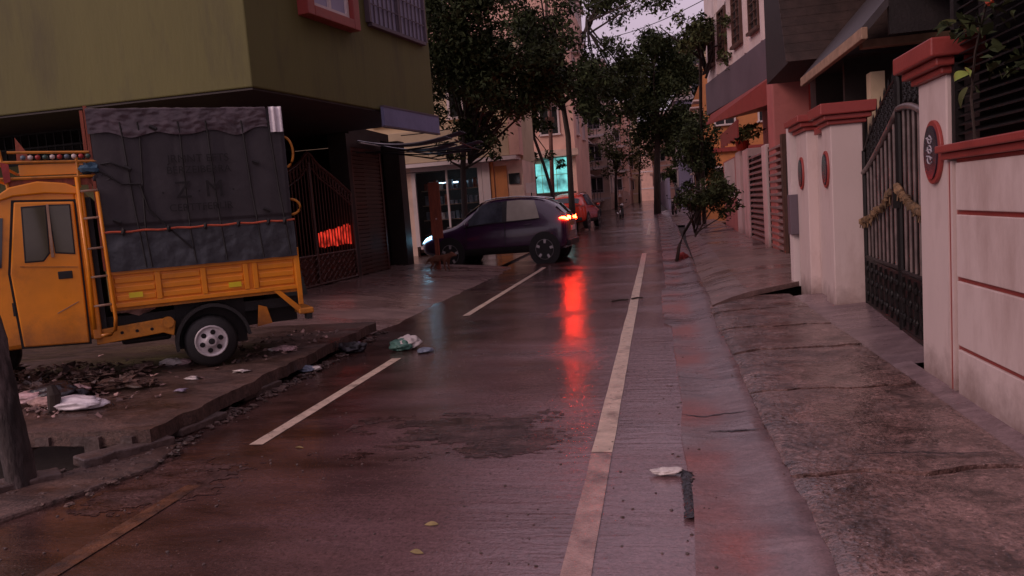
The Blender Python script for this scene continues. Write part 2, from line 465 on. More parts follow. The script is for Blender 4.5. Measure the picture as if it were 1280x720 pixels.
    cable=mat('black_cable', (0.01, 0.009, 0.009), 0.6, 0.1, 4),
    terracotta=mat('red_plastic_pot', (0.45, 0.07, 0.03), 0.5, 0.2, 6),
    blueish=mat('blue_grey_house_paint', (0.34, 0.31, 0.42), 0.7, 0.12, 0.6, 0.05, 30),
    plate=mat('white_number_plate', (0.7, 0.68, 0.66), 0.4, 0.1, 4),
    reflector=mat('yellow_reflector', (0.8, 0.62, 0.02), 0.3, 0.1, 6),
    bead_w=mat('white_bead', (0.65, 0.55, 0.52), 0.4, 0.1, 4),
    bead_r=mat('red_bead', (0.4, 0.04, 0.04), 0.4, 0.1, 4),
    bead_g=mat('green_bead', (0.05, 0.10, 0.08), 0.4, 0.1, 4),
    bead_b=mat('blue_grey_bead', (0.12, 0.16, 0.2), 0.4, 0.1, 4),
    redcloth=mat('red_cloth', (0.33, 0.045, 0.04), 0.8, 0.3, 6, 0.2, 30),
    bluetarp=mat('blue_cloth_bundle', (0.035, 0.085, 0.13), 0.7, 0.3, 6, 0.4, 20),
    greentarp=mat('dark_teal_sheet', (0.025, 0.048, 0.042), 0.6, 0.25, 4, 0.3, 15),
)


# ------------------------------------------------------------------ mesh helpers
class MB:
    def __init__(self):
        self.v, self.f = [], []

    def add(self, vs, fs):
        o = len(self.v)
        self.v += [tuple(p) for p in vs]
        self.f += [tuple(o + i for i in q) for q in fs]
        return self

    def bx(self, x0, x1, y0, y1, z0, z1, M=None):
        vs = [Vector((x, y, z)) for z in (z0, z1) for y in (y0, y1) for x in (x0, x1)]
        if M is not None:
            vs = [M @ p for p in vs]
        return self.add(vs, [(0, 2, 3, 1), (4, 5, 7, 6), (0, 1, 5, 4), (2, 6, 7, 3), (0, 4, 6, 2), (1, 3, 7, 5)])

    def wallbox(self, p, q, z0, z1, t0, t1):
        """box standing on the line p-q; t0,t1 are offsets along its left-hand normal"""
        d = Vector((q[0] - p[0], q[1] - p[1], 0)).normalized()
        n = Vector((-d.y, d.x, 0))
        vs = []
        for z in (z0, z1):
            for a, t in ((p, t0), (q, t0), (q, t1), (p, t1)):
                vs.append(Vector((a[0], a[1], z)) + n * t)
        return self.add(vs, [(3, 2, 1, 0), (4, 5, 6, 7), (0, 1, 5, 4), (1, 2, 6, 5), (2, 3, 7, 6), (3, 0, 4, 7)])

    def prism(self, pts, ext):
        n = len(pts)
        e = Vector(ext)
        a = [Vector(p) for p in pts]
        return self.add(a + [p + e for p in a],
                        [tuple(range(n))[::-1], tuple(range(n, 2 * n))] + [(i, (i + 1) % n, n + (i + 1) % n, n + i) for i in range(n)])

    def tube(self, pts, r, n=6):
        pts = [Vector(p) for p in pts]
        rs = r if isinstance(r, (list, tuple)) else [r] * len(pts)
        vs, fs = [], []
        for i, p in enumerate(pts):
            d = (pts[min(i + 1, len(pts) - 1)] - pts[max(i - 1, 0)])
            d = d.normalized() if d.length > 1e-9 else Vector((0, 0, 1))
            up = Vector((0, 0, 1)) if abs(d.z) < 0.9 else Vector((1, 0, 0))
            a = d.cross(up).normalized()
            b = d.cross(a)
            for k in range(n):
                t = 2 * math.pi * k / n
                vs.append(p + (a * math.cos(t) + b * math.sin(t)) * rs[i])
        for i in range(len(pts) - 1):
            for k in range(n):
                fs.append((i * n + k, i * n + (k + 1) % n, (i + 1) * n + (k + 1) % n, (i + 1) * n + k))
        fs.append(tuple(range(n))[::-1])
        fs.append(tuple(range((len(pts) - 1) * n, len(pts) * n)))
        return self.add(vs, fs)

    def lathe(self, prof, c, axis=(0, 1, 0), n=20, caps=True):
        """prof: (radius, distance along axis)"""
        ax = Vector(axis).normalized()
        up = Vector((0, 0, 1)) if abs(ax.z) < 0.9 else Vector((1, 0, 0))
        a = ax.cross(up).normalized()
        b = ax.cross(a)
        c = Vector(c)
        vs, fs = [], []
        for r_, h in prof:
            for k in range(n):
                t = 2 * math.pi * k / n
                vs.append(c + ax * h + (a * math.cos(t) + b * math.sin(t)) * r_)
        for i in range(len(prof) - 1):
            for k in range(n):
                fs.append((i * n + k, i * n + (k + 1) % n, (i + 1) * n + (k + 1) % n, (i + 1) * n + k))
        if caps:
            fs.append(tuple(range(n))[::-1])
            fs.append(tuple(range((len(prof) - 1) * n, len(prof) * n)))
        return self.add(vs, fs)

    def blob(self, c, r, jit=0.15, sub=2, sc=(1, 1, 1), seed=0.0):
        bm = bmesh.new()
        bmesh.ops.create_icosphere(bm, subdivisions=sub, radius=1)
        vs = []
        for v in bm.verts:
            k = 1 + jit * noise.noise(v.co * 2.3 + Vector((seed, seed * 1.7, 3))) * 2
            vs.append(Vector((v.co.x * sc[0], v.co.y * sc[1], v.co.z * sc[2])) * (r * k) + Vector(c))
        fs = [tuple(v.index for v in f.verts) for f in bm.faces]
        bm.free()
        return self.add(vs, fs)

    def grid(self, fn, nu, nv, close=False):
        vs = [fn(i / nu, j / nv) for j in range(nv + 1) for i in range(nu + 1)]
        fs = [(j * (nu + 1) + i, j * (nu + 1) + i + 1, (j + 1) * (nu + 1) + i + 1, (j + 1) * (nu + 1) + i) for j in range(nv) for i in range(nu)]
        return self.add(vs, fs)

    def build(self, name, m, parent=None, local=False, smooth=False, bevel=0.0, label=None, kind=None, solid=0.0, sub=0):
        me = bpy.data.meshes.new(name)
        vs = self.v
        if parent is not None and not local:
            inv = wm(parent).inverted()
            vs = [tuple(inv @ Vector(p)) for p in vs]
        me.from_pydata([tuple(p) for p in vs], [], self.f)
        me.update()
        if smooth:
            me.polygons.foreach_set('use_smooth', [True] * len(me.polygons))
        o = bpy.data.objects.new(name, me)
        COL.objects.link(o)
        if m is not None:
            me.materials.append(MT[m] if isinstance(m, str) else m)
        if parent is not None:
            o.parent = parent
        if label:
            o['label'] = label
        if kind:
            o['kind'] = kind
        if solid:
            md = o.modifiers.new('solid', 'SOLIDIFY')
            md.thickness = solid
        if bevel:
            md = o.modifiers.new('bevel', 'BEVEL')
            md.width = bevel
            md.segments = 2
            md.limit_method = 'ANGLE'
        if sub:
            md = o.modifiers.new('sub', 'SUBSURF')
            md.levels = md.render_levels = sub
        return o


def wm(o):
    m = Matrix.LocRotScale(o.location, o.rotation_euler, o.scale)
    return wm(o.parent) @ m if o.parent is not None else m


def tag(o, label, cat, group=None, kind=None):
    o['label'] = label
    o['category'] = cat
    if group:
        o['group'] = group
    if kind:
        o['kind'] = kind
    return o


def thing(name, label, cat, loc=(0, 0, 0), rz=0.0, group=None, sc=1.0):
    o = bpy.data.objects.new(name, None)
    o.empty_display_size = 0.2
    COL.objects.link(o)
    o.location = loc
    o.rotation_euler = (0, 0, rz)
    o.scale = (sc, sc, sc)
    return tag(o, label, cat, group)


def struct(o):
    o['kind'] = 'structure'
    return o


def copy_tree(o, parent=None):
    c = o.copy()
    COL.objects.link(c)
    if parent is not None:
        c.parent = parent
    for ch in [x for x in bpy.data.objects if x.parent == o]:
        copy_tree(ch, c)
    return c


def fbm(x, y, s=1.0, seed=0.0):
    return noise.noise(Vector((x * s + seed, y * s - seed, seed * 0.7))) + 0.5 * noise.noise(Vector((x * s * 2.1, y * s * 2.1, seed + 5)))


_GP = [(-60, 0.0), (18, 0.0), (30, 0.08), (43, 0.25), (56, 0.45), (80, 0.9), (100, 1.15), (140, 1.35), (400, 1.5)]


def gnd(y):
    for (a, za), (b, zb) in zip(_GP, _GP[1:]):
        if y <= b:
            t = max(0.0, min(1.0, (y - a) / (b - a)))
            return za + (zb - za) * t
    return _GP[-1][1]


def ys_list(a, b, near=0.25):
    r_, y = [], a
    while y < b:
        r_.append(y)
        y += near if -1 < y < 14 else (0.6 if y < 30 else 2.5) if y > 0 else 2.0
    r_.append(b)
    return r_


def strip(name, m, x0f, x1f, ya, yb, zf, nx=10, depth=0.4, parent=None):
    """ground sheet between two wavering edges, with skirts"""
    ys = ys_list(ya, yb)
    mb = MB()
    vs = []
    for y in ys:
        a, b = x0f(y), x1f(y)
        row = [Vector((a + (b - a) * i / nx, y, zf(a + (b - a) * i / nx, y))) for i in range(nx + 1)]
        row = [row[0] - Vector((0, 0, depth))] + row + [row[-1] - Vector((0, 0, depth))]
        vs += row
    k = nx + 3
    fs = [(j * k + i, j * k + i + 1, (j + 1) * k + i + 1, (j + 1) * k + i) for j in range(len(ys) - 1) for i in range(k - 1)]
    fs += [tuple(range(k)), tuple(range((len(ys) - 1) * k, len(ys) * k))[::-1]]
    mb.add(vs, fs)
    o = mb.build(name, m, parent, smooth=True)
    o.data.set_sharp_from_angle(angle=0.6)
    return o


# ------------------------------------------------------------------ ground, road, footpaths
def ground_z(y):
    base = gnd(y) - 0.05
    t = max(0.0, min(1.0, (y - 10) / 5))
    return (-0.5) * (1 - t) + base * t


mb = MB()
gy_ = [-100, -40, -10, 5, 10, 11, 12, 13, 14, 15, 18, 24, 30, 43, 56, 80, 100, 140, 400, 900]
gx_ = [-600, -200, -60, -25, -12, -8, -4, 0, 3, 6, 20, 60, 200, 600]
mb.add([(x, y, ground_z(y)) for y in gy_ for x in gx_],
       [(j * len(gx_) + i, j * len(gx_) + i + 1, (j + 1) * len(gx_) + i + 1, (j + 1) * len(gx_) + i) for j in range(len(gy_) - 1) for i in range(len(gx_) - 1)])
struct(mb.build('ground', 'mud'))


def road_z(x, y):
    near = 1.0 if y < 25 else 0.0
    crown = -0.02 * ((x + 1.8) / 2.0) ** 2
    return gnd(y) + crown * 0.6 + near * 0.0015 * fbm(x, y, 0.7, 2.0)


def road_l(y):
    if y < 9.5:
        return -3.80 - 0.035 * (y - 4) + 0.07 * fbm(0, y, 1.3, 4.0)
    return -4.05 + 0.05 * fbm(0, y, 0.9, 4.0) if y < 27 else -6.2


def road_r(y):
    return 0.10 + 0.035 * fbm(3, y, 0.9, 9.0) - (0.08 if 9 < y < 13 else 0)


struct(strip('road', 'asphalt', road_l, road_r, -40, 150, road_z, nx=14))


def marking(label_mat, x, wdt, ya, yb, name='line_marking'):
    n = max(4, int((yb - ya) / 0.4))
    mb = MB()
    vs = []
    for i in range(n + 1):
        y = ya + (yb - ya) * i / n
        for s in (-1, 0, 1):
            xx = x + s * wdt / 2 + 0.006 * fbm(x + s, y, 4.0, 3.0)
            vs.append((xx, y, road_z(xx, y) + 0.005))
    fs = [(i * 3 + k, i * 3 + k + 1, i * 3 + k + 4, i * 3 + k + 3) for i in range(n) for k in (0, 1)]
    mb.add(vs, fs)
    return struct(mb.build(name, label_mat))


marking('paint', -2.845, 0.105, 4.75, 7.72)
marking('paint', -2.85, 0.105, 10.8, 18.9)
marking('wornpaint', -2.82, 0.11, 2.4, 3.98)
marking('paint', -0.405, 0.125, 4.50, 21.6)
marking('wetpaint', -0.405, 0.125, 0.5, 4.49)
marking('paint', -0.39, 0.13, 31, 42)



def patch(x0, x1, ya, yb, seed):
    mb = MB()
    nu, nv = 60, 60
    pts = {}
    vs, fs = [], []
    for j in range(nv + 1):
        for i in range(nu + 1):
            x, y = x0 + (x1 - x0) * i / nu, ya + (yb - ya) * j / nv
            pts[i, j] = (x, y)
            vs.append((x, y, road_z(x, y) + 0.003))
    for j in range(nv):
        for i in range(nu):
            x, y = pts[i, j]
            du = min(i + .5, nu - i - .5) / nu * 2
            dv = min(j + .5, nv - j - .5) / nv * 2
            if min(du, dv) * 1.1 + .70 * fbm(x * .6, y, 2.4, seed) + .34 * fbm(x * .6, y * 1.4, 9, seed) + .22 * fbm(x, y, 24, seed) > .42:
                k = j * (nu + 1) + i
                fs.append((k, k + 1, k + nu + 2, k + nu + 1))
    mb.add(vs, fs)
    return struct(mb.build('asphalt_patch', 'patch'))


patch(-2.3, -.50, 4.35, 5.55, 3.0)
patch(-3.5, -2.3, 3.4, 4.6, 7.0)

# side lane the car turns into
strip('side_lane', 'asphalt', lambda y: -26.0, lambda y: -4.2, 19.9, 26.9, lambda x, y: gnd(y) + 0.02, nx=8)['kind'] = 'structure'


def gut_r(y):
    return 0.585 + 0.022 * fbm(7, y, 0.9, 2.0) + 0.010 * fbm(2, y, 5.0, 3.0) + 0.004 * max(0, y - 8) * 2


def gut_z(x, y):
    t = max(0, min(1.2, (x - 0.1) / 0.55))
    return gnd(y) + 0.012 + 0.045 * t * t - 0.018 * math.sin(min(t, 1) * math.pi) + 0.008 * fbm(x, y, 1.6, 6.0) - max(0, x - gut_r(y)) * 0.55


struct(strip('gutter', 'gutter', lambda y: road_r(y) - 0.01, lambda y: gut_r(y) + 0.10, -40, 60, gut_z, nx=7))

# rough concrete footpath on the right, cast in bays that have cracked and moved
fp = struct(MB().bx(0.70, 1.86, -20, 10.6, -0.45, -0.02).build('footpath', 'slab'))
joints = [-20, -3.0, 0.9, 2.45, 3.92, 5.62, 7.05, 8.3, 9.55, 10.9]
for k in range(len(joints) - 1):
    a, b = joints[k], joints[k + 1]
    tilt = random.uniform(-0.012, 0.012)
    gap = (0.010, 0.012, 0.024, 0.016, 0.026, 0.014, 0.02, 0.014, 0.016)[k]

    def f(u, v, a=a, b=b, tilt=tilt, gap=gap, k=k):
        y = a + gap + (b - a - 2 * gap) * v
        xl = gut_r(y) + 0.010 + 0.012 * fbm(1, y, 7.0, 8.0) + 0.008 * fbm(1, y, 22.0, 3.0)
        x = xl + (1.72 - xl) * u
        kk = k + (1 if v > .5 else 0)
        yy = y + abs(2 * v - 1) * (0.07 * fbm(x, kk * 3.1, 2.6, 1.0) + 0.02 * fbm(x, kk, 9, 4))
        edge = 0.022 * math.exp(-u * 9) + 0.010 * math.exp(-u * 30) * (1 + fbm(x, y, 14, 3))
        z = 0.078 + 0.012 * u + tilt * (v - 0.5) * 1.5 + 0.004 * fbm(x, yy, 4.0, k) + 0.0015 * fbm(x, yy, 14.0, k) - edge
        return Vector((x, yy, z))
    mb = MB()
    nu, nv = 26, max(8, int((b - a) * 14)) if a > 0 else 6
    top = [f(i / nu, j / nv) for j in range(nv + 1) for i in range(nu + 1)]
    W_ = nu + 1
    mb.add(top, [(j * W_ + i, j * W_ + i + 1, (j + 1) * W_ + i + 1, (j + 1) * W_ + i) for j in range(nv) for i in range(nu)])
    ring = [i for i in range(W_)] + [j * W_ + nu for j in range(1, nv + 1)] + [nv * W_ + i for i in range(nu - 1, -1, -1)] + [j * W_ for j in range(nv - 1, 0, -1)]
    o0 = len(mb.v)
    mb.v += [tuple(Vector(mb.v[i]) - Vector((0, 0, 0.12))) for i in ring]
    n = len(ring)
    mb.f += [(ring[(i + 1) % n], ring[i], o0 + i, o0 + (i + 1) % n) for i in range(n)]
    o = mb.build('concrete_slab', 'slab', fp, smooth=True)
    o.data.set_sharp_from_angle(angle=0.5)
for k, pts in enumerate((((.10, 5.25), (.22, 5.2), (.38, 5.27), (.58, 5.22)), ((.25, 4.86), (.42, 4.84), (.6, 4.80)), ((.95, 4.1), (1.2, 4.13), (1.45, 4.10), (1.66, 4.13)), ((.9, 6.4), (1.2, 6.36), (1.5, 6.45)))):
    mb = MB()
    fine_ = []
    for a, b in zip(pts, pts[1:]):
        for q in range(7):
            t = q / 7
            fine_.append((a[0] + (b[0] - a[0]) * t + .010 * fbm(k, q + a[0] * 9, 3.1, 2), a[1] + (b[1] - a[1]) * t + .018 * fbm(q + a[0] * 9, k, 3.1, 4)))
    n_ = len(fine_)
    vs = []
    for q, (x, y) in enumerate(fine_):
        h_ = .009 * math.sin(math.pi * (q + .5) / n_) * (1 + .8 * fbm(q, k, 1.3, 6)) + .002
        z = (gut_z(x, y) if x < gut_r(y) else .098) + .004
        vs += [(x - h_ * .4, y - h_, z), (x + h_ * .4, y + h_, z)]
    mb.add(vs, [(2 * q, 2 * q + 2, 2 * q + 3, 2 * q + 1) for q in range(n_ - 1)])
    struct(mb.build('crack', 'bag_k'))
# smooth rendered fillet where the footpath meets the wall
mb = MB()
mb.grid(lambda u, v: Vector((1.64 + 0.24 * u + 0.06 * fbm(u, v * 12, 1.0, 3) * (1 - u), -6 + 12.3 * v, 0.074 + 0.03 * u * u + 0.006 * fbm(u, v * 14, 2, 1) - 0.03 * (1 - u) ** 4)), 8, 60)
mb.build('cement_fillet', 'cement', fp, smooth=True)
mb = MB()
mb.grid(lambda u, v: Vector((1.52 + (0.90 + 0.0 * v) * u, 6.3 + 4.4 * v, 0.072 + 0.06 * u * u + 0.006 * fbm(u * 2, v * 6, 2, 1) - 0.03 * (1 - u) ** 4)), 10, 30)
mb.build('gate_apron', 'cement', fp, smooth=True)

# concrete driveway beyond, one step higher, its broken end face overhanging
dr = [(0.66, 10.05), (1.1, 10.75), (1.7, 11.35), (2.75, 12.2), (2.75, 20.0), (2.70, 27.0), (1.3, 27.0), (0.80, 22.0), (0.70, 15)]


def drv_z(x, y):
    return 0.13 + 0.03 * (x - 0.6) + gnd(y)


mb = MB()
rows = 40
vs = []
for j in range(rows + 1):
    t = j / rows
    for i in range(9):
        u = i / 8
        x = 0.66 + (2.75 - 0.66) * u
        y0 = 10.05 + 2.1 * u ** 0.8 + 0.06 * fbm(u, 0, 6, 2)
        y = y0 + (27.0 - y0) * t
        xl = 0.64 + 0.035 * max(0, y - 10) * (0.4 if y < 16 else 0.5)
        x = xl + (2.75 - xl) * u
        drop = 0.11 * max(0, 1 - u * 5) if y > 10.5 else 0.05 * max(0, 1 - u * 5)
        vs.append(Vector((x, y, drv_z(x, y) - drop + 0.008 * fbm(x, y, 1.2, 5))))
mb.add(vs, [(j * 9 + i, j * 9 + i + 1, (j + 1) * 9 + i + 1, (j + 1) * 9 + i) for j in range(rows) for i in range(8)])
struct(mb.build('driveway', 'drive', solid=0.07))
struct(MB().prism([(0.85, 10.9, -0.3), (1.7, 11.6, -0.3), (2.7, 12.4, -0.3), (2.7, 27, -0.3), (1.4, 27, -0.3), (0.9, 20, -0.3)], (0, 0, 0.32)).build('driveway_base', 'mud'))
mb = MB()
mb.grid(lambda u, v: Vector((0.95 + 1.6 * u + 0.3 * v * (1 - u), 27.2 + 9 * v, gnd(27 + 9 * v) + 0.10 + 0.16 * u)), 4, 8)
struct(mb.build('pale_ramp', 'gutter', solid=0.12))
mb = MB()
mb.grid(lambda u, v: Vector((0.9 + 2.4 * u, 36.2 + 90 * v, gnd(36 + 90 * v) + 0.06)), 3, 20)
struct(mb.build('roadside_verge', 'drive'))

# left footpath slab the truck stands on, with an open drain in front of it
lf = []
for i in range(80):
    y = 4.62 + (9.55 - 4.62) * i / 79
    lf.append((-3.55 - 0.045 * (y - 4.6) + 0.05 * fbm(1, y, 2.3, 7) + 0.022 * fbm(2, y, 8.0, 5), y))
mb = MB()
vs = []
nx = 24
for (xr, y) in lf:
    for i in range(nx + 1):
        u = i / nx
        x = xr + (-13.0 - xr) * u ** 1.6
        vs.append(Vector((x, y + 0.03 * fbm(x, 1, 2.0, 3) * (1 if y < 5 else 0), 0.155 + 0.012 * fbm(x, y, 1.8, 5) + 0.006 * fbm(x, y, 9, 2))))
Wd = nx + 1
mb.add(vs, [(j * Wd + i, (j + 1) * Wd + i, (j + 1) * Wd + i + 1, j * Wd + i + 1) for j in range(len(lf) - 1) for i in range(nx)])
o0 = len(mb.v)
edge = [i for i in range(nx, -1, -1)] + [j * Wd for j in range(1, len(lf))]
for i in edge:
    p = Vector(mb.v[i])
    mb.v.append((p.x, p.y, p.z - 0.11))
mb.f += [(edge[i], edge[i + 1], o0 + i + 1, o0 + i) for i in range(len(edge) - 1)]
fpl = struct(mb.build('footpath_left', 'path'))
fpl.name = 'footpath'
# bed under the slab, set back so the slab overhangs the drain
MB().bx(-13.0, -3.95, 5.15, 9.6, -0.5, 0.05).build('drain_wall', 'mud', fpl)
mb = MB()
for k, x in enumerate([-3.72, -4.02, -4.14, -4.42, -4.62, -4.9]):
    mb.bx(x - random.uniform(.05, .10), x + random.uniform(.02, .06), 4.592 + .003 * k, 4.70, 0.03 + random.uniform(-.03, .03), 0.118)
mb.build('concrete_rib', 'stone', fpl)
# sloping apron up to the green house
mb = MB()
mb.grid(lambda u, v: Vector((-3.72 - 3.28 * u + 0.10 * fbm(u, v * 9, 3, 1) * (1 - u), 9.56 + 10.3 * v, -0.022 + 0.29 * u ** 0.8 + 0.012 * fbm(u * 3, v * 10, 1.2, 4))), 14, 40)
struct(mb.build('sloping_apron', 'drive', smooth=True))
MB().bx(-13, -6.9, 9.62, 20, -0.3, 0.255).build('plinth', 'drive')['kind'] = 'structure'

# left verge further up the street
mb = MB()
mb.grid(lambda u, v: Vector((-6.1 - 6 * u, 27.2 + 110 * v, gnd(27 + 110 * v) + 0.10)), 3, 30)
struct(mb.build('pavement', 'drive', solid=0.1))


def kerb(label, x, y, l, wdt, h, rz, z=0.0, tilt=0.0, seed=1):
    o = MB()
    M_ = Matrix.Translation((x, y, z)) @ Matrix.Rotation(rz, 4, 'Z') @ Matrix.Rotation(tilt, 4, 'Y')
    nseg = 6
    vs = []
    for i in range(nseg + 1):
        u = i / nseg - 0.5
        for (yy, zz) in ((-.5, 0), (.5, 0), (.5, 1), (-.5, 1)):
            j = 0.12 * fbm(u * 3 + seed, yy * 3 + zz * 2, 2.0, seed)
            vs.append(M_ @ Vector((u * l, (yy + j) * wdt, (zz + j * (zz > 0)) * h)))
    fs = [(i * 4 + k, i * 4 + (k + 1) % 4, (i + 1) * 4 + (k + 1) % 4, (i + 1) * 4 + k) for i in range(nseg) for k in range(4)]
    fs += [(3, 2, 1, 0), (nseg * 4, nseg * 4 + 1, nseg * 4 + 2, nseg * 4 + 3)]
    o.add(vs, fs)
    ob = o.build('kerb_stone', 'stone', bevel=0.012)
    return tag(ob, label, 'kerb stone', 'broken kerb stones along the drain')


kerb('long broken concrete kerb lying at the mouth of the open drain', -3.72, 4.55, 0.62, 0.20, 0.07, R(62), 0.0, 0.03, 1)
kerb('short kerb block beside the slim dark trunk at the drain', -4.02, 3.95, 0.45, 0.16, 0.09, R(50), -0.03, 0.05, 2)
kerb('kerb chunk half sunk under the overhanging footpath corner', -3.62, 5.25, 0.5, 0.16, 0.06, R(80), -0.01, 0.0, 3)
kerb('kerb chunk in the middle of the footpath edge before the rear truck wheel', -3.70, 6.3, 0.6, 0.15, 0.07, R(86), -0.01, 0.02, 4)
kerb('farthest kerb chunk, at the footpath edge beside the black and white bag', -3.92, 8.1, 0.7, 0.16, 0.07, R(86), -0.01, 0.0, 5)
struct(MB().prism([(-3.30, 4.28, -.35), (-3.45, 4.75, -.35), (-3.75, 4.6, -.35), (-4.05, 3.7, -.35), (-3.7, 3.3, -.35)], (0, 0, .37)).build('drain_edge', 'path', bevel=.02))


# ------------------------------------------------------------------ windows for the houses, one mesh per size
_wc = {}


def window(root, face, u, plane, z, wd, ht, frame='white2', pane='glass', hood=None, grille=False, nm='window'):
    """face S: wall y=plane looking -y; W: wall x=plane looking -x; E: wall x=plane looking +x"""
    rz = {'S': 0.0, 'W': -math.pi / 2, 'E': math.pi / 2}[face]
    key = (round(wd, 2), round(ht, 2), frame, pane, hood, grille)
    loc = {'S': (u, plane, z), 'W': (plane, u, z), 'E': (plane, u, z)}[face]
    lp = Vector(loc) - root.location
    if key in _wc:
        src = _wc[key]
        c = src.copy()
        COL.objects.link(c)
        c.parent = root
        c.location = lp
        c.rotation_euler = (0, 0, rz)
        for ch in [x for x in bpy.data.objects if x.parent == src]:
            k = ch.copy()
            COL.objects.link(k)
            k.parent = c
        return c
    fr = MB()
    a, t, dp = wd / 2, min(0.09, wd * 0.08), 0.09
    fr.bx(-a, -a + t, -dp, 0.02, 0, ht)
    fr.bx(a - t, a, -dp, 0.02, 0, ht)
    fr.bx(-a + t, a - t, -dp + .004, 0.02, ht - t, ht - .003)
    fr.bx(-a - .05, a + .05, -dp - .06, 0.02, -t, -.003)
    fr.bx(-t * .35, t * .35, -dp + .03, 0.02, 0, ht - t)
    if hood:
        fr.bx(-a - .15, a + .15, -0.45, 0.02, ht + .05, ht + .13)
    if grille:
        for k in range(1, 6):
            zz = ht * k / 6
            fr.bx(-a + t, a - t, -dp + .01, -dp + .03, zz - .012, zz + .012)
    o = fr.build(nm, frame, root, local=True)
    o.location = lp
    o.rotation_euler = (0, 0, rz)
    MB().bx(-a + t, a - t, -0.02, 0.01, 0, ht - t).build('pane', pane, o, local=True)
    _wc[key] = o
    return o


# ------------------------------------------------------------------ green corner house
A = Vector((-5.5, 10.13, 0))
B = Vector((-4.46, 15.7, 0))
sd = (B - A).normalized()
sn = Vector((sd.y, -sd.x, 0))        # outward, toward the road


def side(s, o_, z):
    p = A + sd * s + sn * o_
    return Vector((p.x, p.y, z))


gh = thing('corner_house', 'olive green corner house whose upper storey overhangs a dark ground floor', 'house', (-8, 14, 0))
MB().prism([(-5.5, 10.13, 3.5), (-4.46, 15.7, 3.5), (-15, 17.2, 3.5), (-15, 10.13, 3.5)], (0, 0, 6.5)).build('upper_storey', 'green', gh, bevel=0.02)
MB().prism([(-5.52, 10.16, 3.47), (-4.50, 15.66, 3.47), (-15, 17.1, 3.47), (-15, 10.16, 3.47)], (0, 0, .027)).build('soffit_shade_sheet', 'dark', gh)  # shade under the overhang put into this sheet's dark colour
MB().bx(-14.5, -6.95, 15.9, 19.75, 3.55, 3.75).build('roof_or_shade_slab', 'dark', gh)
MB().bx(-14.5, -7.4, 11.75, 11.95, 0.1, 2.92).build('front_wall', 'green', gh)
MB().bx(-14.5, -7.42, 13.4, 13.6, 0.1, 3.49).build('inner_wall', 'dark', gh)
gr = MB().bx(-14.4, -7.5, 11.80, 11.84, 2.93, 2.97).bx(-14.4, -7.5, 11.80, 11.84, 3.2, 3.23).bx(-14.4, -7.5, 11.80, 11.84, 3.44, 3.48).build('window_grille', 'black', gh)
k = 0
x = -13.0
while x < -7.6:
    MB().bx(x, x + 0.022, 11.805, 11.83, 2.97, 3.44).build('bar', 'black', gr)
    x += 0.17
MB().bx(-7.2, -6.86, 11.5, 11.9, 0.1, 3.49).build('column', 'green', gh)
# ground floor along the lane
P, Q = (-6.9, 12.2), (-6.6, 19.95)


def gl(y, off=0.0):
    t = (y - P[1]) / (Q[1] - P[1])
    return (P[0] + (Q[0] - P[0]) * t - off, y)


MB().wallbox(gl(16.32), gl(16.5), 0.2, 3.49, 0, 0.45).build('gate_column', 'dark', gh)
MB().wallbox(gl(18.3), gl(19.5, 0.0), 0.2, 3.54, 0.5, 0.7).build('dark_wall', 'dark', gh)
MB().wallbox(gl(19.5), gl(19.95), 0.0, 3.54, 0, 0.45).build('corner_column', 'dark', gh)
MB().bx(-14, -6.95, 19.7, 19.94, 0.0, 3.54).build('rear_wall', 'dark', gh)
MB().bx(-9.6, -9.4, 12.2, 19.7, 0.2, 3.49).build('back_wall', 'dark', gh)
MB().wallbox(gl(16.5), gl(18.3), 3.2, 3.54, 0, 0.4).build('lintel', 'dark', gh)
sh = MB().wallbox(gl(16.6), gl(18.2), 3.12, 3.2, 0.02, .12).build('roller_shutter', 'rust', gh)
MB().wallbox(gl(16.52), gl(16.6), 0.25, 3.2, 0.02, .12).build('guide_rail', 'rust', sh)
MB().wallbox(gl(18.2), gl(18.28), 0.25, 3.2, 0.02, .12).build('guide_rail', 'rust', sh)
z = 0.27
while z < 3.15:
    mb = MB()
    a, b = gl(16.6), gl(18.2)
    mb.wallbox(a, b, z, z + 0.082, 0.055, 0.09)
    mb.wallbox(a, b, z + 0.03, z + 0.052, 0.035, 0.055)
    mb.build('slat', 'shutter', sh)
    z += 0.095
MB().wallbox(gl(16.9), gl(18.1), 3.30, 3.345, -0.10, -0.05).build('light_tube', 'tube', gh)
# red framed window and grille window in the overhang
rw = MB()
for s0, s1, z0, z1 in ((1.24, 1.42, 4.74, 6.4), (2.54, 2.72, 4.74, 6.4), (1.42, 2.54, 4.74, 4.90), (1.42, 2.54, 6.24, 6.4)):
    p, q = side(s0, 0, 0), side(s1, 0, 0)
    rw.wallbox((p.x, p.y), (q.x, q.y), z0, z1, -0.20, 0.02)
ro = rw.build('window', 'redtrim', gh, bevel=0.01, label='red framed projecting window')
fr = MB()
for s0, s1, z0, z1 in ((1.43, 1.50, 4.91, 6.23), (2.46, 2.53, 4.91, 6.23), (1.50, 2.46, 4.91, 4.98), (1.95, 2.01, 4.98, 6.23), (1.50, 2.46, 6.16, 6.23)):
    p, q = side(s0, 0, 0), side(s1, 0, 0)
    fr.wallbox((p.x, p.y), (q.x, q.y), z0, z1, -0.11, -0.05)
fr.build('frame', 'white2', ro)
p, q = side(1.50, 0, 0), side(2.46, 0, 0)
MB().wallbox((p.x, p.y), (q.x, q.y), 4.98, 6.16, -0.07, -0.06).build('pane', 'blueish', ro)
gw = MB()
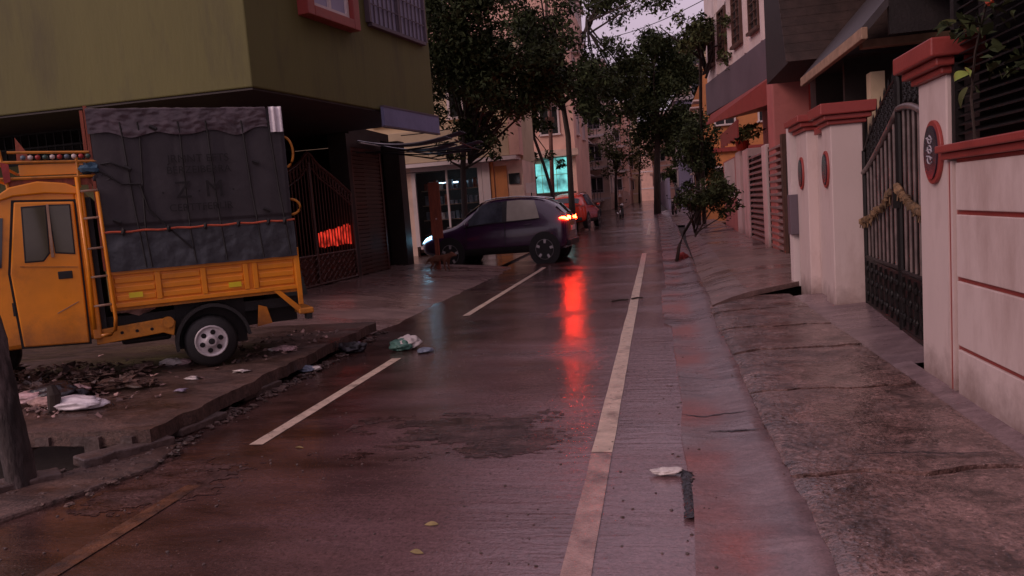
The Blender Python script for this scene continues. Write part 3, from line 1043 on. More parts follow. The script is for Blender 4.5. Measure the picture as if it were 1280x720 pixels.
for s0, s1, z0, z1 in ((3.22, 3.28, 5.02, 6.6), (4.28, 4.34, 5.02, 6.6), (5.36, 5.42, 5.02, 6.6), (3.28, 5.36, 4.96, 5.02)):
    p, q = side(s0, 0, 0), side(s1, 0, 0)
    gw.wallbox((p.x, p.y), (q.x, q.y), z0, z1, -0.10, 0.0)
go = gw.build('window', 'slate', gh, label='wide barred window with lavender grey panes')
p, q = side(3.28, 0, 0), side(5.36, 0, 0)
MB().wallbox((p.x, p.y), (q.x, q.y), 5.02, 6.6, -0.04, -0.01).build('pane', 'blueish', go)
for k in range(1, 13):
    s = 3.28 + 2.08 * k / 13
    p, q = side(s, 0, 0), side(s + 0.02, 0, 0)
    MB().wallbox((p.x, p.y), (q.x, q.y), 5.02, 6.6, -0.075, -0.05).build('bar', 'slate', go)
for k in range(1, 5):
    p, q = side(3.28, 0, 0), side(5.36, 0, 0)
    MB().wallbox((p.x, p.y), (q.x, q.y), 5.02 + .32 * k, 5.04 + .32 * k, -0.09, -0.076).build('bar', 'slate', go)
# wrought iron gate with arched top
gt = thing('iron_gate', 'rusty brown wrought iron gate with arched top and lattice foot below the green house', 'gate', (*gl(14.4), 0.25))


def gp(y, z, o_=0.0):
    a = gl(y)
    return Vector((a[0] + o_, y, z))


def gtop(y):
    t = abs(y - 14.45) / 1.9
    return 2.80 - 0.68 * t ** 1.3 + (0.16 * math.exp(-(t * 7) ** 2))


fr = MB()
fr.tube([gp(12.58, 0.27), gp(12.58, gtop(12.6))], 0.03).tube([gp(16.28, 0.27), gp(16.28, gtop(16.28))], 0.03)
fr.tube([gp(14.45, 0.27), gp(14.45, 2.75)], 0.03).tube([gp(12.58, .88), gp(16.28, .88)], 0.025).tube([gp(12.58, .29), gp(16.28, .29)], 0.025)
fr.tube([gp(12.58 + 3.7 * k / 24, gtop(12.58 + 3.7 * k / 24)) for k in range(25)], 0.028)
fr.tube([gp(12.58 + 3.7 * k / 24, gtop(12.58 + 3.7 * k / 24) - 0.28) for k in range(25)], 0.018)
fr.build('gate_frame', 'rust', gt)
for k in range(1, 27):
    y = 12.58 + 3.7 * k / 27
    MB().tube([gp(y, 0.9), gp(y, gtop(y) - 0.02)], 0.012, 5).build('bar', 'rust', gt)
for k in range(1, 27, 1):
    y = 12.58 + 3.7 * (k + .5) / 27
    MB().tube([gp(y + .05 * math.cos(t), gtop(y) - .14 + .09 * math.sin(t)) for t in np.linspace(0, 6.28, 9)], 0.010, 4).build('scroll', 'rust', gt)
MB().wallbox(gl(12.6), gl(16.26), .30, .87, 0.03, 0.04).build('back_sheet', 'rust', gt)
for r_ in range(4):
    for c in range(15):
        y = 12.7 + 0.245 * c
        z = .37 + .14 * r_
        MB().tube([gp(y - .11, z, .02), gp(y, z + .06, .02), gp(y + .11, z, .02), gp(y, z - .06, .02), gp(y - .11, z, .02)], 0.011, 4).build('lattice', 'rust', gt)
rl_ = thing('red_reflection', 'glowing strips added for the red brake light reflection behind the bars of the rusty arched gate', 'reflection', (*gl(15.4, .1), 1.2))  # no lamp here: emissive strips added for the reflected brake light
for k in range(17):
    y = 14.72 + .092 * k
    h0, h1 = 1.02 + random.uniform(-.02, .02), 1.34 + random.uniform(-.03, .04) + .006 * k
    MB().wallbox(gl(y, 0.06), gl(y + random.uniform(.045, .085), 0.06), h0, h1, 0, 0.02).build('glowing_strip', 'redreflection', rl_)
MB().add([(-6.4, 12.1, 0.25), (-6.35, 12.9, 0.25), (-6.6, 12.9, 1.5), (-6.65, 12.1, 1.6)], [(0, 1, 2, 3)]).build('plastic_sheet', 'greentarp', solid=.03)
tag(bpy.data.objects['plastic_sheet'], 'dark teal sheet propped against the arched gate behind the truck', 'sheet')

# sign board under the overhang, awning over the shutter
sb = thing('sign_board', 'plain lavender sign board hung along the lower edge of the green overhang', 'sign', side(4.5, 0.05, 3.35))
p, q = side(3.42, 0, 0), side(5.66, 0, 0)
MB().wallbox((p.x, p.y), (q.x, q.y), 3.21, 3.545, -0.09, -0.03).build('board', 'signblue', sb)
fb = MB()
for z0, z1 in ((3.18, 3.21), (3.545, 3.575)):
    fb.wallbox((p.x, p.y), (q.x, q.y), z0, z1, -0.10, -0.02)
fb.build('frame', 'slate', sb)
aw = thing('shop_awning', 'sagging dark sheet awning on thin rods beside the green house', 'awning', (-5.6, 17.8, 3.2))
for k in range(5):
    y0, y1 = 16.5 + .62 * k, 17.08 + .62 * k
    mb = MB()
    mb.grid(lambda u, v: Vector((-6.55 + (2.0 + .22 * math.sin(k * 2.1)) * u, y0 + (y1 - y0) * v + .25 * u, 3.32 + .16 * math.sin(k * 1.7) * u - 0.06 * u - .14 * math.sin(u * 3.1) + .012 * math.sin(v * 25))), 10, 12)
    mb.build('sheet', 'awning', aw, solid=.008)
for k in range(6):
    y = 16.5 + .6 * k
    MB().tube([(-6.6, y, 3.05 + .03 * k), (-5.6, y + .15, 3.02 + .05 * math.sin(k)), (-4.25 - .1 * (k % 2), y + .3, 3.10 + .09 * math.sin(k * 2))], .016, 5).build('rod', 'black', aw)
MB().tube([(-4.3, 16.6, 3.14), (-4.25, 18, 3.05), (-4.4, 19.8, 3.12)], .018, 5).build('edge_rod', 'black', aw)

# ------------------------------------------------------------------ the yellow truck
TR = thing('pickup_truck', 'yellow mini truck with grey tarpaulin over its load bed parked on the footpath', 'truck', (-4.43, 6.8, 0.165), R(37))
T = lambda nm, mb, m, par=TR, **k: mb.build(nm, m, par, local=True, **k)


def profile_slab(pts, y0, y1):
    mb = MB()
    mb.prism([(x, y0, z) for x, z in pts], (0, y1 - y0, 0))
    return mb


# cab: cab-over body, rounded roof
cab_prof = [(-0.99, 0.42), (-0.99, 1.80), (-1.06, 1.86), (-1.30, 1.885), (-1.52, 1.84), (-1.70, 1.76), (-1.86, 1.56), (-2.12, 1.10), (-2.26, 0.92), (-2.32, 0.45), (-2.22, 0.40)]
T('cab', profile_slab(cab_prof[::-1], 0.0, 1.40), 'yellow', bevel=0.045, smooth=False)
roofp = [(-0.97, 1.775), (-0.97, 1.83), (-1.08, 1.885), (-1.30, 1.912), (-1.52, 1.868), (-1.67, 1.765), (-1.64, 1.74), (-1.50, 1.785), (-1.25, 1.80)]
T('roof_panel', profile_slab(roofp[::-1], -0.025, 1.425), 'yellow', bevel=0.012)
door = T('door', profile_slab([(-1.575, 0.43), (-1.055, 0.40), (-1.035, 1.715), (-1.50, 1.735), (-1.60, 1.10)], -0.022, 0.01), 'yellow', bevel=0.012)
T('door_gap', profile_slab([(-1.595, 0.415), (-1.04, 0.385), (-1.02, 1.735), (-1.52, 1.755), (-1.62, 1.10)], -0.006, 0.01), 'black', door)
for pts in ([(-1.465, 1.20), (-1.335, 1.20), (-1.285, 1.265), (-1.265, 1.68), (-1.44, 1.675)], [(-1.225, 1.265), (-1.085, 1.245), (-1.075, 1.68), (-1.235, 1.685)]):
    cx = sum(p[0] for p in pts) / len(pts)
    cz = sum(p[1] for p in pts) / len(pts)
    T('window_seal', profile_slab([(cx + (x - cx) * 1.14, cz + (z - cz) * 1.06) for x, z in pts], -0.030, -0.018), 'rubber', door, bevel=0.004)
    T('window_pane', profile_slab(pts, -0.034, -0.026), 'cabglass', door)
T('window_bar', profile_slab([(-1.268, 1.22), (-1.245, 1.22), (-1.235, 1.70), (-1.255, 1.70)], -0.040, -0.02), 'timber', door)
T('handle', MB().bx(-1.235, -1.12, -0.034, -0.018, 1.015, 1.085), 'rubber', door, bevel=0.006)
T('trim_line', MB().prism([(-1.52, -0.028, 1.165), (-1.07, -0.028, 1.12), (-1.07, -0.028, 1.108), (-1.52, -0.028, 1.153)], (0, .008, 0)), 'yellowold', door)
T('scratch', MB().prism([(-1.28, -0.0265, 0.70), (-1.10, -0.0265, 0.79), (-1.10, -0.0265, 0.797), (-1.28, -0.0265, 0.708)], (0, .006, 0)), 'timber', door)
T('hinge', MB().bx(-1.622, -1.604, -0.012, 0.0, 0.72, 0.84), 'rubber', door)
T('quarter_window', profile_slab([(-1.95, 1.14), (-1.66, 1.16), (-1.60, 1.60), (-1.72, 1.62)], -0.008, 0.0), 'glass')
T('windshield', profile_slab([(-1.80, 1.66), (-1.815, 1.66), (-2.135, 1.10), (-2.12, 1.10)], 0.08, 1.32), 'glass')
T('bumper', MB().bx(-2.37, -2.29, 0.02, 1.38, 0.40, 0.60), 'yellowold', bevel=0.02)
mir = T('side_mirror', MB().bx(-1.80, -1.74, -0.24, -0.12, 1.22, 1.46), 'rubber', bevel=0.02)
T('arm', MB().tube([(-1.74, 0.0, 1.5), (-1.77, -0.15, 1.47)], 0.012), 'rubber', mir)
T('cab_corner_post', MB().bx(-1.02, -0.945, -0.012, 0.05, 0.42, 1.80), 'yellow', bevel=0.012)
T('rear_of_cab', MB().bx(-0.97, -0.90, 0.06, 1.34, 0.5, 1.75), 'rubber')
# ladder between cab and bed
ld = T('ladder', MB().tube([(-0.985, -0.055, 1.93), (-0.985, -0.055, 1.1), (-1.0, -0.055, 0.52)], 0.017, 8)
       .tube([(-0.835, -0.055, 1.79), (-0.825, -0.055, 1.2), (-0.815, -0.055, 0.60), (-0.83, -0.055, 0.49), (-0.87, -0.055, 0.455), (-0.95, -0.055, 0.455)], 0.017, 8), 'yellow', smooth=True)
for z in (1.80, 1.55, 1.27, 1.005, 0.735):
    T('rung', MB().tube([(-0.99, -0.055, z), (-0.825, -0.055, z + .005)], 0.012, 6), 'timber', ld, smooth=True)
# roof rack
rk = T('roof_rack', MB().tube([(-1.60, 0, 2.09), (-0.80, 0, 2.075)], .014).tube([(-1.62, 0, 1.945), (-0.80, 0, 1.94)], .014).tube([(-1.60, 1.38, 2.09), (-0.80, 1.38, 2.075)], .014)
       .tube([(-1.50, 0, 2.175), (-0.86, 0, 2.16)], .013).tube([(-1.60, 0, 2.09), (-1.60, 1.38, 2.09)], .014).tube([(-1.62, 0, 1.945), (-1.62, 1.38, 1.945)], .014)
       .tube([(-0.97, 0.0, 1.84), (-0.97, 0.0, 2.12)], .014).tube([(-1.53, .0, 1.84), (-1.56, .0, 2.2)], .014), 'yellowold')
T('board', MB().bx(-1.43, -0.92, 0.010, 0.035, 1.965, 2.065), 'yellow', rk, bevel=0.004)
T('lower_board', MB().bx(-1.53, -0.85, 0.02, 0.04, 1.865, 1.93), 'wood', rk)
for k in range(10):
    T('bead', MB().blob((-1.385 + .057 * k, 0.0, 2.125), 0.026, 0.0, 1), ['bead_b', 'bead_w', 'bead_r', 'bead_g', 'bead_w', 'bead_r', 'bead_b', 'bead_w', 'bead_r', 'bead_g'][k], rk, smooth=True)
T('side_flag', MB().prism([(-1.56, -0.02, 2.09), (-1.50, -0.02, 2.07), (-1.50, -0.02, 1.92), (-1.55, -0.02, 1.90)], (0, .01, 0)), 'redcloth', rk)
T('mast', MB().prism([(-1.47, 0.3, 2.12), (-1.36, 0.3, 2.12), (-1.39, 0.3, 2.22), (-1.46, 0.3, 2.34)], (0, .03, 0)), 'wood', rk)
T('cloth_bundle', MB().blob((-0.87, 0.02, 2.01), 0.075, 0.35, 2, (1.2, 1, .8), 3.0), 'bluetarp', rk)
T('rag_bundle', MB().blob((-0.80, 0.04, 1.90), 0.085, 0.5, 2, (1.3, .8, .8), 5.0).blob((-0.74, 0.04, 1.97), 0.06, 0.5, 2, (1.6, .8, .7), 6.0), 'tarp', rk)
# chassis
T('chassis_beam', MB().bx(-1.05, 0.95, 0.16, 0.24, 0.50, 0.60).bx(-1.05, 0.95, 1.16, 1.24, 0.50, 0.60).bx(-.2, -.1, .24, 1.16, .51, .59).bx(.7, .8, .24, 1.16, .51, .59), 'rubber')
sk = T('side_rail', MB().prism([(-1.0, 0.03, 0.36), (-0.42, 0.03, 0.40), (-0.33, 0.03, 0.36), (-0.30, 0.03, 0.50), (-0.40, 0.03, 0.54), (-1.0, 0.03, 0.50)], (0, .05, 0)), 'yellowold', bevel=.008)
for k in range(3):
    T('hole', MB().lathe([(.016, 0), (.016, .004)], (-0.78 + .13 * k, 0.028, 0.45), (0, 1, 0), 8), 'black', sk)
T('bracket', MB().lathe([(.055, 0), (.055, .03)], (-0.37, 0.0, 0.50), (0, 1, 0), 12), 'yellowold', sk)
T('fuel_tank', MB().bx(-0.80, -0.35, 0.25, 0.75, 0.30, 0.58), 'rubber', bevel=.03)
T('debris_on_frame', MB().blob((-0.62, 0.15, 0.66), 0.10, 0.6, 2, (1.9, 1, .5), 2).blob((-0.42, 0.2, .68), .08, .6, 2, (1.5, 1, .6), 4), 'litter')
T('bed_floor', MB().bx(-0.85, 0.90, 0.02, 1.38, 0.66, 0.72), 'yellowold')
# dropside: rail, pressed panels and posts
ds = T('dropside', MB().bx(-0.835, 0.905, 0.012, 0.03, 0.70, 1.05), 'yellow')
T('top_rail', MB().bx(-0.845, 0.915, -0.012, 0.03, 1.00, 1.05), 'yellow', ds, bevel=.006)
T('bottom_rail', MB().bx(-0.845, 0.915, -0.010, 0.03, 0.69, 0.735), 'yellow', ds, bevel=.006)
px_ = [-0.845, -0.44, -0.03, 0.37, 0.46, 0.875]
for p_ in px_:
    T('post', MB().bx(p_, p_ + .05, -0.014, 0.012, 0.736, 0.999), 'yellow', ds, bevel=.005)
for a, b in ((-.79, -.445), (-.385, -.035), (.025, .365), (.515, .87)):
    for z in (0.75, 0.835, 0.92):
        T('pressed_rib', MB().bx(a, b, -0.002, 0.012, z, z + .055), 'yellow', ds, bevel=.012)
for a in (-.68, .22):
    T('reflector', MB().bx(a, a + .12, -0.014, -0.003, 0.775, 0.825), 'reflector', ds)
T('far_dropside', MB().bx(-0.84, 0.91, 1.36, 1.385, 0.70, 1.05), 'yellow')
# rear: tailboard, corner post, step and lamp guard
tb = T('tailboard', MB().bx(0.895, 0.93, 0.03, 1.37, 0.69, 1.06), 'yellow')
T('corner_post', MB().bx(0.885, 0.935, -0.018, 0.02, 0.52, 1.12), 'yellow', bevel=.006)
T('brace', MB().prism([(0.62, -0.005, 0.72), (0.68, -0.005, 0.72), (0.90, -0.005, 0.50), (0.90, -0.005, 0.44), (0.86, -0.005, .46)], (0, .03, 0)), 'yellow')
T('rear_step', MB().bx(0.88, 1.03, -0.03, 1.40, 0.42, 0.48), 'yellowold', bevel=.012)
T('step_shoe', MB().bx(0.95, 1.01, -0.02, .1, 0.36, 0.42), 'rubber')
T('splash_plate', MB().prism([(0.46, 0.05, 0.34), (0.61, 0.05, 0.36), (0.57, 0.05, 0.53), (0.49, 0.05, 0.56)], (0, .02, 0)), 'yellow')
for z0, z1, b in ((1.95, 2.26, .085), (1.46, 1.62, .10)):
    pts = [(0.91 + b * math.sin(t), 0.05, z0 + (z1 - z0) * (0.5 - 0.5 * math.cos(t))) for t in np.linspace(0, math.pi, 12)]
    T('grab_handle', MB().tube(pts, 0.013, 8), 'yellowold', smooth=True)
T('corner_frame', MB().bx(-0.865, -0.835, 0.0, .03, 1.05, 2.58).bx(-0.90, -0.872, 0.02, .05, 1.8, 2.54), 'wood')
# tarpaulin: side sheet with folds, rolled cover on top
tp = MB()


def tside(u, v):
    x = -0.83 + 1.74 * u
    z = 1.045 + 1.49 * v
    y = -0.012 - 0.020 * abs(math.sin(u * 7.5 * math.pi)) ** 0.6 * 0.35
    bel = math.exp(-((v - 0.1) / 0.13) ** 2)
    y -= 0.028 * bel * (0.6 + 0.6 * fbm(x * 2, z * 3, 2.2, 4)) + 0.010 * fbm(x, z, 2.0, 8) * (1 - v * .5)
    if abs(v - .26) < .02:
        y += .018
    y += 0.012 * (u > .985) + .0
    return Vector((x + 0.012 * (v - .5) * (u > .95), y, z))


tp.grid(tside, 110, 90)
sht = T('tarpaulin', tp, 'tarp', smooth=True)
T('tarpaulin_body', MB().bx(-0.825, 0.905, 0.015, 1.39, 1.06, 2.54), 'tarp', bevel=.04)
tq = MB()
tq.grid(lambda u, v: Vector((-0.835 + 1.75 * u, -0.047 - 0.012 * fbm(u * 9, v * 2, 1, 2) - .006 * fbm(u * 26, v * 5, 1, 7), 1.035 + .355 * v + .010 * fbm(u * 7, 0, 1, 3) * (1 - v))), 90, 16)
T('lower_skirt', tq, 'tarpblue', smooth=True)
tt = MB()


def ttop(u, v):
    x = -0.85 + 1.60 * u
    hem = 2.315 + 0.05 * fbm(u * 4, 1, 1, 3) + .035 * math.sin(u * 21)
    wr = 0.012 * fbm(u * 9, v * 3, 1, 5) + 0.008 * fbm(u * 22, v * 12, 1, 6)
    if v < .62:
        t = v / .62
        return Vector((x, -0.036 + wr, hem + (2.55 - hem) * t))
    t = (v - .62) / .38
    return Vector((x, -0.036 + 1.42 * t, 2.555 + .05 * math.sin(t * 3.1) + wr * .7))


tt.grid(ttop, 110, 36)
T('top_cover', tt, 'tarptop', smooth=True)
tw = MB()
tw.grid(lambda u, v: Vector((0.775 + .125 * u, -0.05 + (0.0 if v < .6 else 1.40 * (v - .6) / .4) + .012 * math.sin(u * 12), 2.30 + (.265 * v / .6 if v < .6 else .265))), 14, 14)
T('white_corner_sheet', tw, 'whitesheet', smooth=True)
for x0, x1 in ((-.58, -.52), (-.43, -.47), (-.08, -.075), (.17, .21), (.50, .56), (.76, .83)):
    T('strap', MB().tube([(x0, -0.050, 2.42), (x0 + .01, -0.034, 2.30), (x0 + (x1 - x0) * .6, -0.030, 1.7), (x1, -0.055, 1.36), (x1 + .02, -0.062, 1.05)], 0.0075, 5), 'rope', sht)
T('strap', MB().tube([(-0.82, -.03, 2.00), (-.62, -.04, 1.85), (-.47, -.045, 1.84), (-.42, -.04, 1.6), (-.22, -.05, 1.36), (-.08, -.07, 1.20)], 0.009, 5), 'rope', sht)
T('strap', MB().tube([(-0.78, -.03, 2.04), (-.70, -.045, 2.05), (-.56, -.04, 1.99)], 0.009, 5), 'rope', sht)
T('tie_rope', MB().tube([(-0.83 + 1.75 * i / 30, -0.058 - .004 * math.sin(i), 1.405 + .005 * math.sin(i * 1.3) + .0 * i) for i in range(31)], 0.011, 6), 'ropered', sht)
for x in (-.66, -.27, .06, .37, .66, .82):
    T('knot', MB().blob((x, -.066, 1.405), .022, .3, 1, (1, 1, 1.7), x), 'rope', sht)
for x, z in ((-.70, 1.50), (.60, 2.00), (.66, 1.52), (-.56, 1.99), (-.30, 2.36)):
    T('tie_tab', MB().tube([(x - .03, -.04, z + .02), (x + .03, -.05, z - .01)], .018, 5), 'rope', sht)


def lettering(txt, x, z, size, par):
    # stencilled print on the canvas
    c = bpy.data.curves.new('lettering', 'FONT')
    c.body = txt
    c.size = size
    c.align_x = 'CENTER'
    c.extrude = 0.001
    c.materials.append(MT['print_'])
    tmp = bpy.data.objects.new('lettering_curve', c)
    COL.objects.link(tmp)
    bpy.context.view_layer.update()
    me = bpy.data.meshes.new_from_object(tmp.evaluated_get(bpy.context.evaluated_depsgraph_get()))
    bpy.data.objects.remove(tmp)
    o = bpy.data.objects.new('lettering', me)
    COL.objects.link(o)
    o.parent = par
    o.location = (x, -0.052, z)
    o.rotation_euler = (math.pi / 2, 0, 0)
    return o


lettering('Z', -0.10, 1.69, 0.23, sht)
lettering('.', 0.045, 1.74, 0.16, sht)
lettering('M', 0.185, 1.69, 0.23, sht)
lettering('.', -0.28, 1.74, 0.16, sht)
lettering('.', 0.36, 1.74, 0.16, sht)
lettering('JRMNT EFTS', 0.07, 2.03, 0.105, sht)
lettering('BERZEIBERRA', 0.065, 1.925, 0.098, sht)
lettering('CERTTFERLIR', 0.05, 1.565, 0.098, sht)
# wheels and mudguards
for (x, y, nm) in ((0, 0.0, 'wheel'), (0, 1.24, 'wheel'), (-2.02, 0.06, 'wheel'), (-2.02, 1.18, 'wheel')):
    wl = T(nm, MB().lathe([(.12, .0), (.225, .0), (.252, .02), (.26, .05), (.26, .12), (.25, .15), (.20, .16)], (x, y, .26), (0, 1, 0), 28), 'rubber', smooth=True)
    T('rim', MB().lathe([(.160, .004), (.156, -.012), (.146, -.014), (.136, -.004), (.125, -.002), (.062, -.012), (.055, -.022), (.045, -.024), (.0, -.024)], (x, y - .002, .26), (0, 1, 0), 24, caps=False), 'silver', wl, smooth=True)
    mb = MB()
    for k in range(6):
        a = k * math.pi / 3 + .3
        mb.lathe([(.026, 0), (.026, .010)], (x + .092 * math.cos(a), y - .016, .26 + .092 * math.sin(a)), (0, 1, 0), 8)
    T('vent_hole', mb, 'black', wl)
    T('hub_cap', MB().lathe([(.0, -.012), (.028, -.010), (.036, .0)], (x, y - .020, .26), (0, 1, 0), 12, caps=False), 'rubber', wl)
mg = MB()
arc = np.linspace(R(5), R(188), 16)
mg.add([(0.03 + (.345 if o else .315) * math.cos(a) * 1.04, yy, .25 + (.345 if o else .315) * math.sin(a) * 1.12) for a in arc for yy in (-.02, .2) for o in (0, 1)],
       [(i * 4 + a, (i + 1) * 4 + a, (i + 1) * 4 + b, i * 4 + b) for i in range(15) for a, b in ((0, 1), (1, 3), (3, 2), (2, 0))])
T('mudguard', mg, 'rubber')
T('wheel_well', MB().bx(-.30, .36, .14, .20, .20, .66), 'black')
T('underside', MB().bx(-.9, .9, .25, 1.2, .34, .50), 'black')

# ------------------------------------------------------------------ cars
ST = [  # x from tail to nose: z_bottom, width low, z belt, width belt, z roof, width roof
    (0.00, .46, .70, .98, .66, 1.03, .50), (0.06, .36, .84, 1.02, .80, 1.13, .60), (0.16, .30, .88, 1.04, .84, 1.22, .58), (0.34, .28, .89, 1.05, .85, 1.40, .57), (0.65, .27, .89, 1.03, .85, 1.545, .60),
    (1.25, .26, .89, 1.00, .85, 1.61, .62), (1.95, .26, .89, .98, .85, 1.60, .62), (2.30, .26, .89, .97, .84, 1.54, .60), (2.62, .26, .89, .96, .83, 1.36, .60), (2.92, .26, .89, .95, .82, 1.11, .64),
    (3.08, .26, .89, .94, .81, 1.01, .62), (3.55, .28, .88, .86, .80, .95, .60), (3.84, .30, .85, .76, .76, .87, .56), (3.96, .36, .76, .66, .68, .75, .50), (4.0, .44, .66, .60, .58, .66, .40)]


def ring(s):
    x, zb, wl_, zt, wb, zr, wr = s
    return [(x, 0, zb), (x, wl_ * .9, zb), (x, wl_, zb + .13), (x, wl_ + .005, (zb + zt) / 2 + .1), (x, wb + .015, zt - .03), (x, wb * .52 + wr * .48, zt * .5 + zr * .5), (x, wr, zr - .055), (x, wr * .6, zr - .012), (x, 0, zr)]


def surf(u, v, sgn, off=0.0):
    def pt(u, v):
        i = min(len(ST) - 2, max(0, next((k for k in range(len(ST) - 1) if ST[k + 1][0] >= u), len(ST) - 2)))
        t = (u - ST[i][0]) / (ST[i + 1][0] - ST[i][0])
        a, b = ring(ST[i]), ring(ST[i + 1])
        j = min(7, int(v))
        f = v - j
        pa = Vector(a[j]).lerp(Vector(a[j + 1]), f)
        pb = Vector(b[j]).lerp(Vector(b[j + 1]), f)
        return pa.lerp(pb, t)
    p = pt(u, v)
    du = pt(min(4, u + .02), v) - pt(max(0, u - .02), v)
    dv = pt(u, min(7.99, v + .05)) - pt(u, max(0, v - .05))
    n = du.cross(dv).normalized()
    p = p - n * off
    return Vector((p.x, p.y * sgn, p.z))


def make_car(label, loc, rz, sc, paint, lit, grp=None, zs=1.0, xs=1.0):
    c = thing('parked_car' if not lit else 'car', label, 'car', loc, rz, grp, sc)
    c.scale.z = sc * zs
    c.scale.x = sc * xs
    D = lambda nm, mb, m, par=c, **k: mb.build(nm, m, par, local=True, **k)
    mb = MB()
    full = []
    for s in ST:
        r_ = ring(s)
        full.append(r_ + [(p[0], -p[1], p[2]) for p in r_[-2:0:-1]])
    n = len(full[0])
    vs = [p for r_ in full for p in r_]
    fs = [(i * n + k, i * n + (k + 1) % n, (i + 1) * n + (k + 1) % n, (i + 1) * n + k) for i in range(len(full) - 1) for k in range(n)]
    fs += [tuple(range(n))[::-1], tuple(range((len(full) - 1) * n, len(full) * n))]
    mb.add(vs, fs)
    D('body', mb, paint, smooth=True, sub=1)

    def panel(us, vs_, sgn, off=.012, nu=8, nv=5):
        """us: (u0,u1) at bottom, (u2,u3) at top"""
        m_ = MB()
        (a, b), (c_, d_) = us
        m_.grid(lambda s, t: surf((a + (b - a) * s) * (1 - t) + (c_ + (d_ - c_) * s) * t, vs_[0] + (vs_[1] - vs_[0]) * t, sgn, off), nu, nv)
        return m_
    for sgn in (1, -1):
        D('side_window', panel(((1.70, 2.74), (1.70, 2.36)), (4.2, 5.8), sgn), 'carglass', smooth=True)
        D('window_trim', MB().tube([surf(u, 4.16, sgn, .016) for u in (.70, 1.2, 1.7, 2.2, 2.76)], .009, 5), 'rubber')
        D('pillar_trim', panel(((1.58, 1.70), (1.58, 1.70)), (4.2, 5.8), sgn, .010, 2, 5), 'rubber')
        D('side_window', panel(((0.72, 1.58), (0.86, 1.58)), (4.2, 5.8), sgn), 'painted_wall_pane' if sgn > 0 and lit else 'carglass', smooth=True)
        D('door_seam', panel(((1.63, 1.645), (1.63, 1.645)), (2.2, 5.9), sgn, .006, 1, 10), 'black')
        D('door_seam', panel(((2.70, 2.715), (2.66, 2.675)), (2.2, 4.2), sgn, .006, 1, 8), 'black')
        D('sill_cladding', panel(((0.9, 3.0), (0.9, 3.0)), (1.2, 2.15), sgn, .012, 8, 3), 'rubber', smooth=True)
        D('roof_rail', MB().tube([surf(u, 6.3, sgn, .03) for u in (.6, .9, 1.4, 1.9, 2.2)], .016, 6), 'chrome' if lit else 'rubber')
        D('handle', MB().tube([surf(1.78, 3.8, sgn, .025), surf(1.98, 3.8, sgn, .025)], .014, 5), paint)
        D('handle', MB().tube([surf(0.92, 3.8, sgn, .025), surf(1.10, 3.8, sgn, .025)], .014, 5), paint)
        mm = D('side_mirror', MB().blob((2.62, sgn * .98, 1.03), .085, .1, 2, (.7, 1.1, .8), 1), paint, smooth=True)
        # lamps wrap the corners
        tl = MB()
        tl.grid(lambda s, t: surf(.012 + .20 * s * (1 - .6 * t), 4.02 + .50 * t, sgn, .016), 8, 4)
        D('tail_lamp', tl, 'tail' if lit else 'redtrim', solid=0)
        tl = MB()
        tl.grid(lambda s, t: Vector((-.012 + .03 * s * s, sgn * (.42 + .24 * s), .985 + .07 * t + .02 * s)), 6, 3)
        D('tail_lamp', tl, 'tail' if lit else 'redtrim', solid=.01)
        hl = MB()
        hl.grid(lambda s, t: surf(3.66 + .30 * s, 3.55 + .6 * t, sgn, .014), 6, 3)
        D('head_lamp', hl, 'head' if lit else 'chrome')
        for x in (0.62, 3.16):
            D('wheel_arch', MB().lathe([(.365, .0), (.405, .004), (.405, .02)], (x, sgn * .885, .34), (0, sgn, 0), 24), 'rubber')
            wl = D('wheel', MB().lathe([(.226, .06), (.236, .092), (.305, .10), (.33, .07), (.335, .03), (.335, -.08), (.30, -.11), (.1, -.11)], (x, sgn * .80, .335), (0, sgn, 0), 26, caps=False), 'rubber', smooth=True)
            D('rim', MB().lathe([(.222, .0), (.235, .012), (.222, .004)], (x, sgn * .897, .335), (0, sgn, 0), 24, caps=False), 'silver', wl, smooth=True)
            D('rim_dish', MB().lathe([(.22, .0), (.0, .0)], (x, sgn * .88, .335), (0, sgn, 0), 20, caps=False), 'black', wl)
            sp = MB()
            for k in range(5):
                a = k * 2 * math.pi / 5 + .35
                ca, sa = math.cos(a), math.sin(a)
                sp.prism([(x + .02 * -sa, sgn * .888, .335 + .02 * ca), (x + .222 * ca - .045 * sa, sgn * .896, .335 + .222 * sa + .045 * ca), (x + .222 * ca + .02 * sa, sgn * .896, .335 + .222 * sa - .02 * ca), (x + .02 * sa, sgn * .888, .335 - .02 * ca)], (0, sgn * .012, 0))
            D('spoke', sp, 'silver', wl)
    m_ = MB()
    m_.grid(lambda s, t: surf(2.34 + .60 * t, 5.9 + 2.09 * (1 if s < .5 else 1) * (1 - abs(2 * s - 1)), 1 if s < .5 else -1, .012), 12, 6)
    D('windshield', m_, 'glass', smooth=True)
    m_ = MB()
    m_.grid(lambda s, t: surf(.085 + .22 * t, 5.9 + 2.09 * (1 - abs(2 * s - 1)), 1 if s < .5 else -1, .014), 12, 6)
    D('rear_window', m_, 'glass', smooth=True)
    D('number_plate', MB().bx(-.012, .0, -.26, .26, .72, .83), 'plate')
    D('rear_bumper', MB().bx(-.03, .10, -.72, .72, .38, .52), 'rubber', bevel=.03)
    D('grille', MB().bx(3.96, 4.012, -.42, .42, .50, .60), 'rubber', bevel=.01)
    return c


MT['painted_wall_pane'] = mat('painted_pale_wall_in_window', (0.40, 0.36, 0.30), 0.15, 0.15, 2)  # pale wall showing in the glass is painted as the pane's colour
make_car('dark purple hatchback turning off the road with brake lights lit', (-2.30, 21.15, 0.0), math.pi + R(-3), 1.09, 'carpaint', True, zs=1.07, xs=0.965)
make_car('red car parked up the street behind the purple hatchback', (-4.62, 39.0, gnd(39) + .05), R(84), 1.2, 'carred', False)

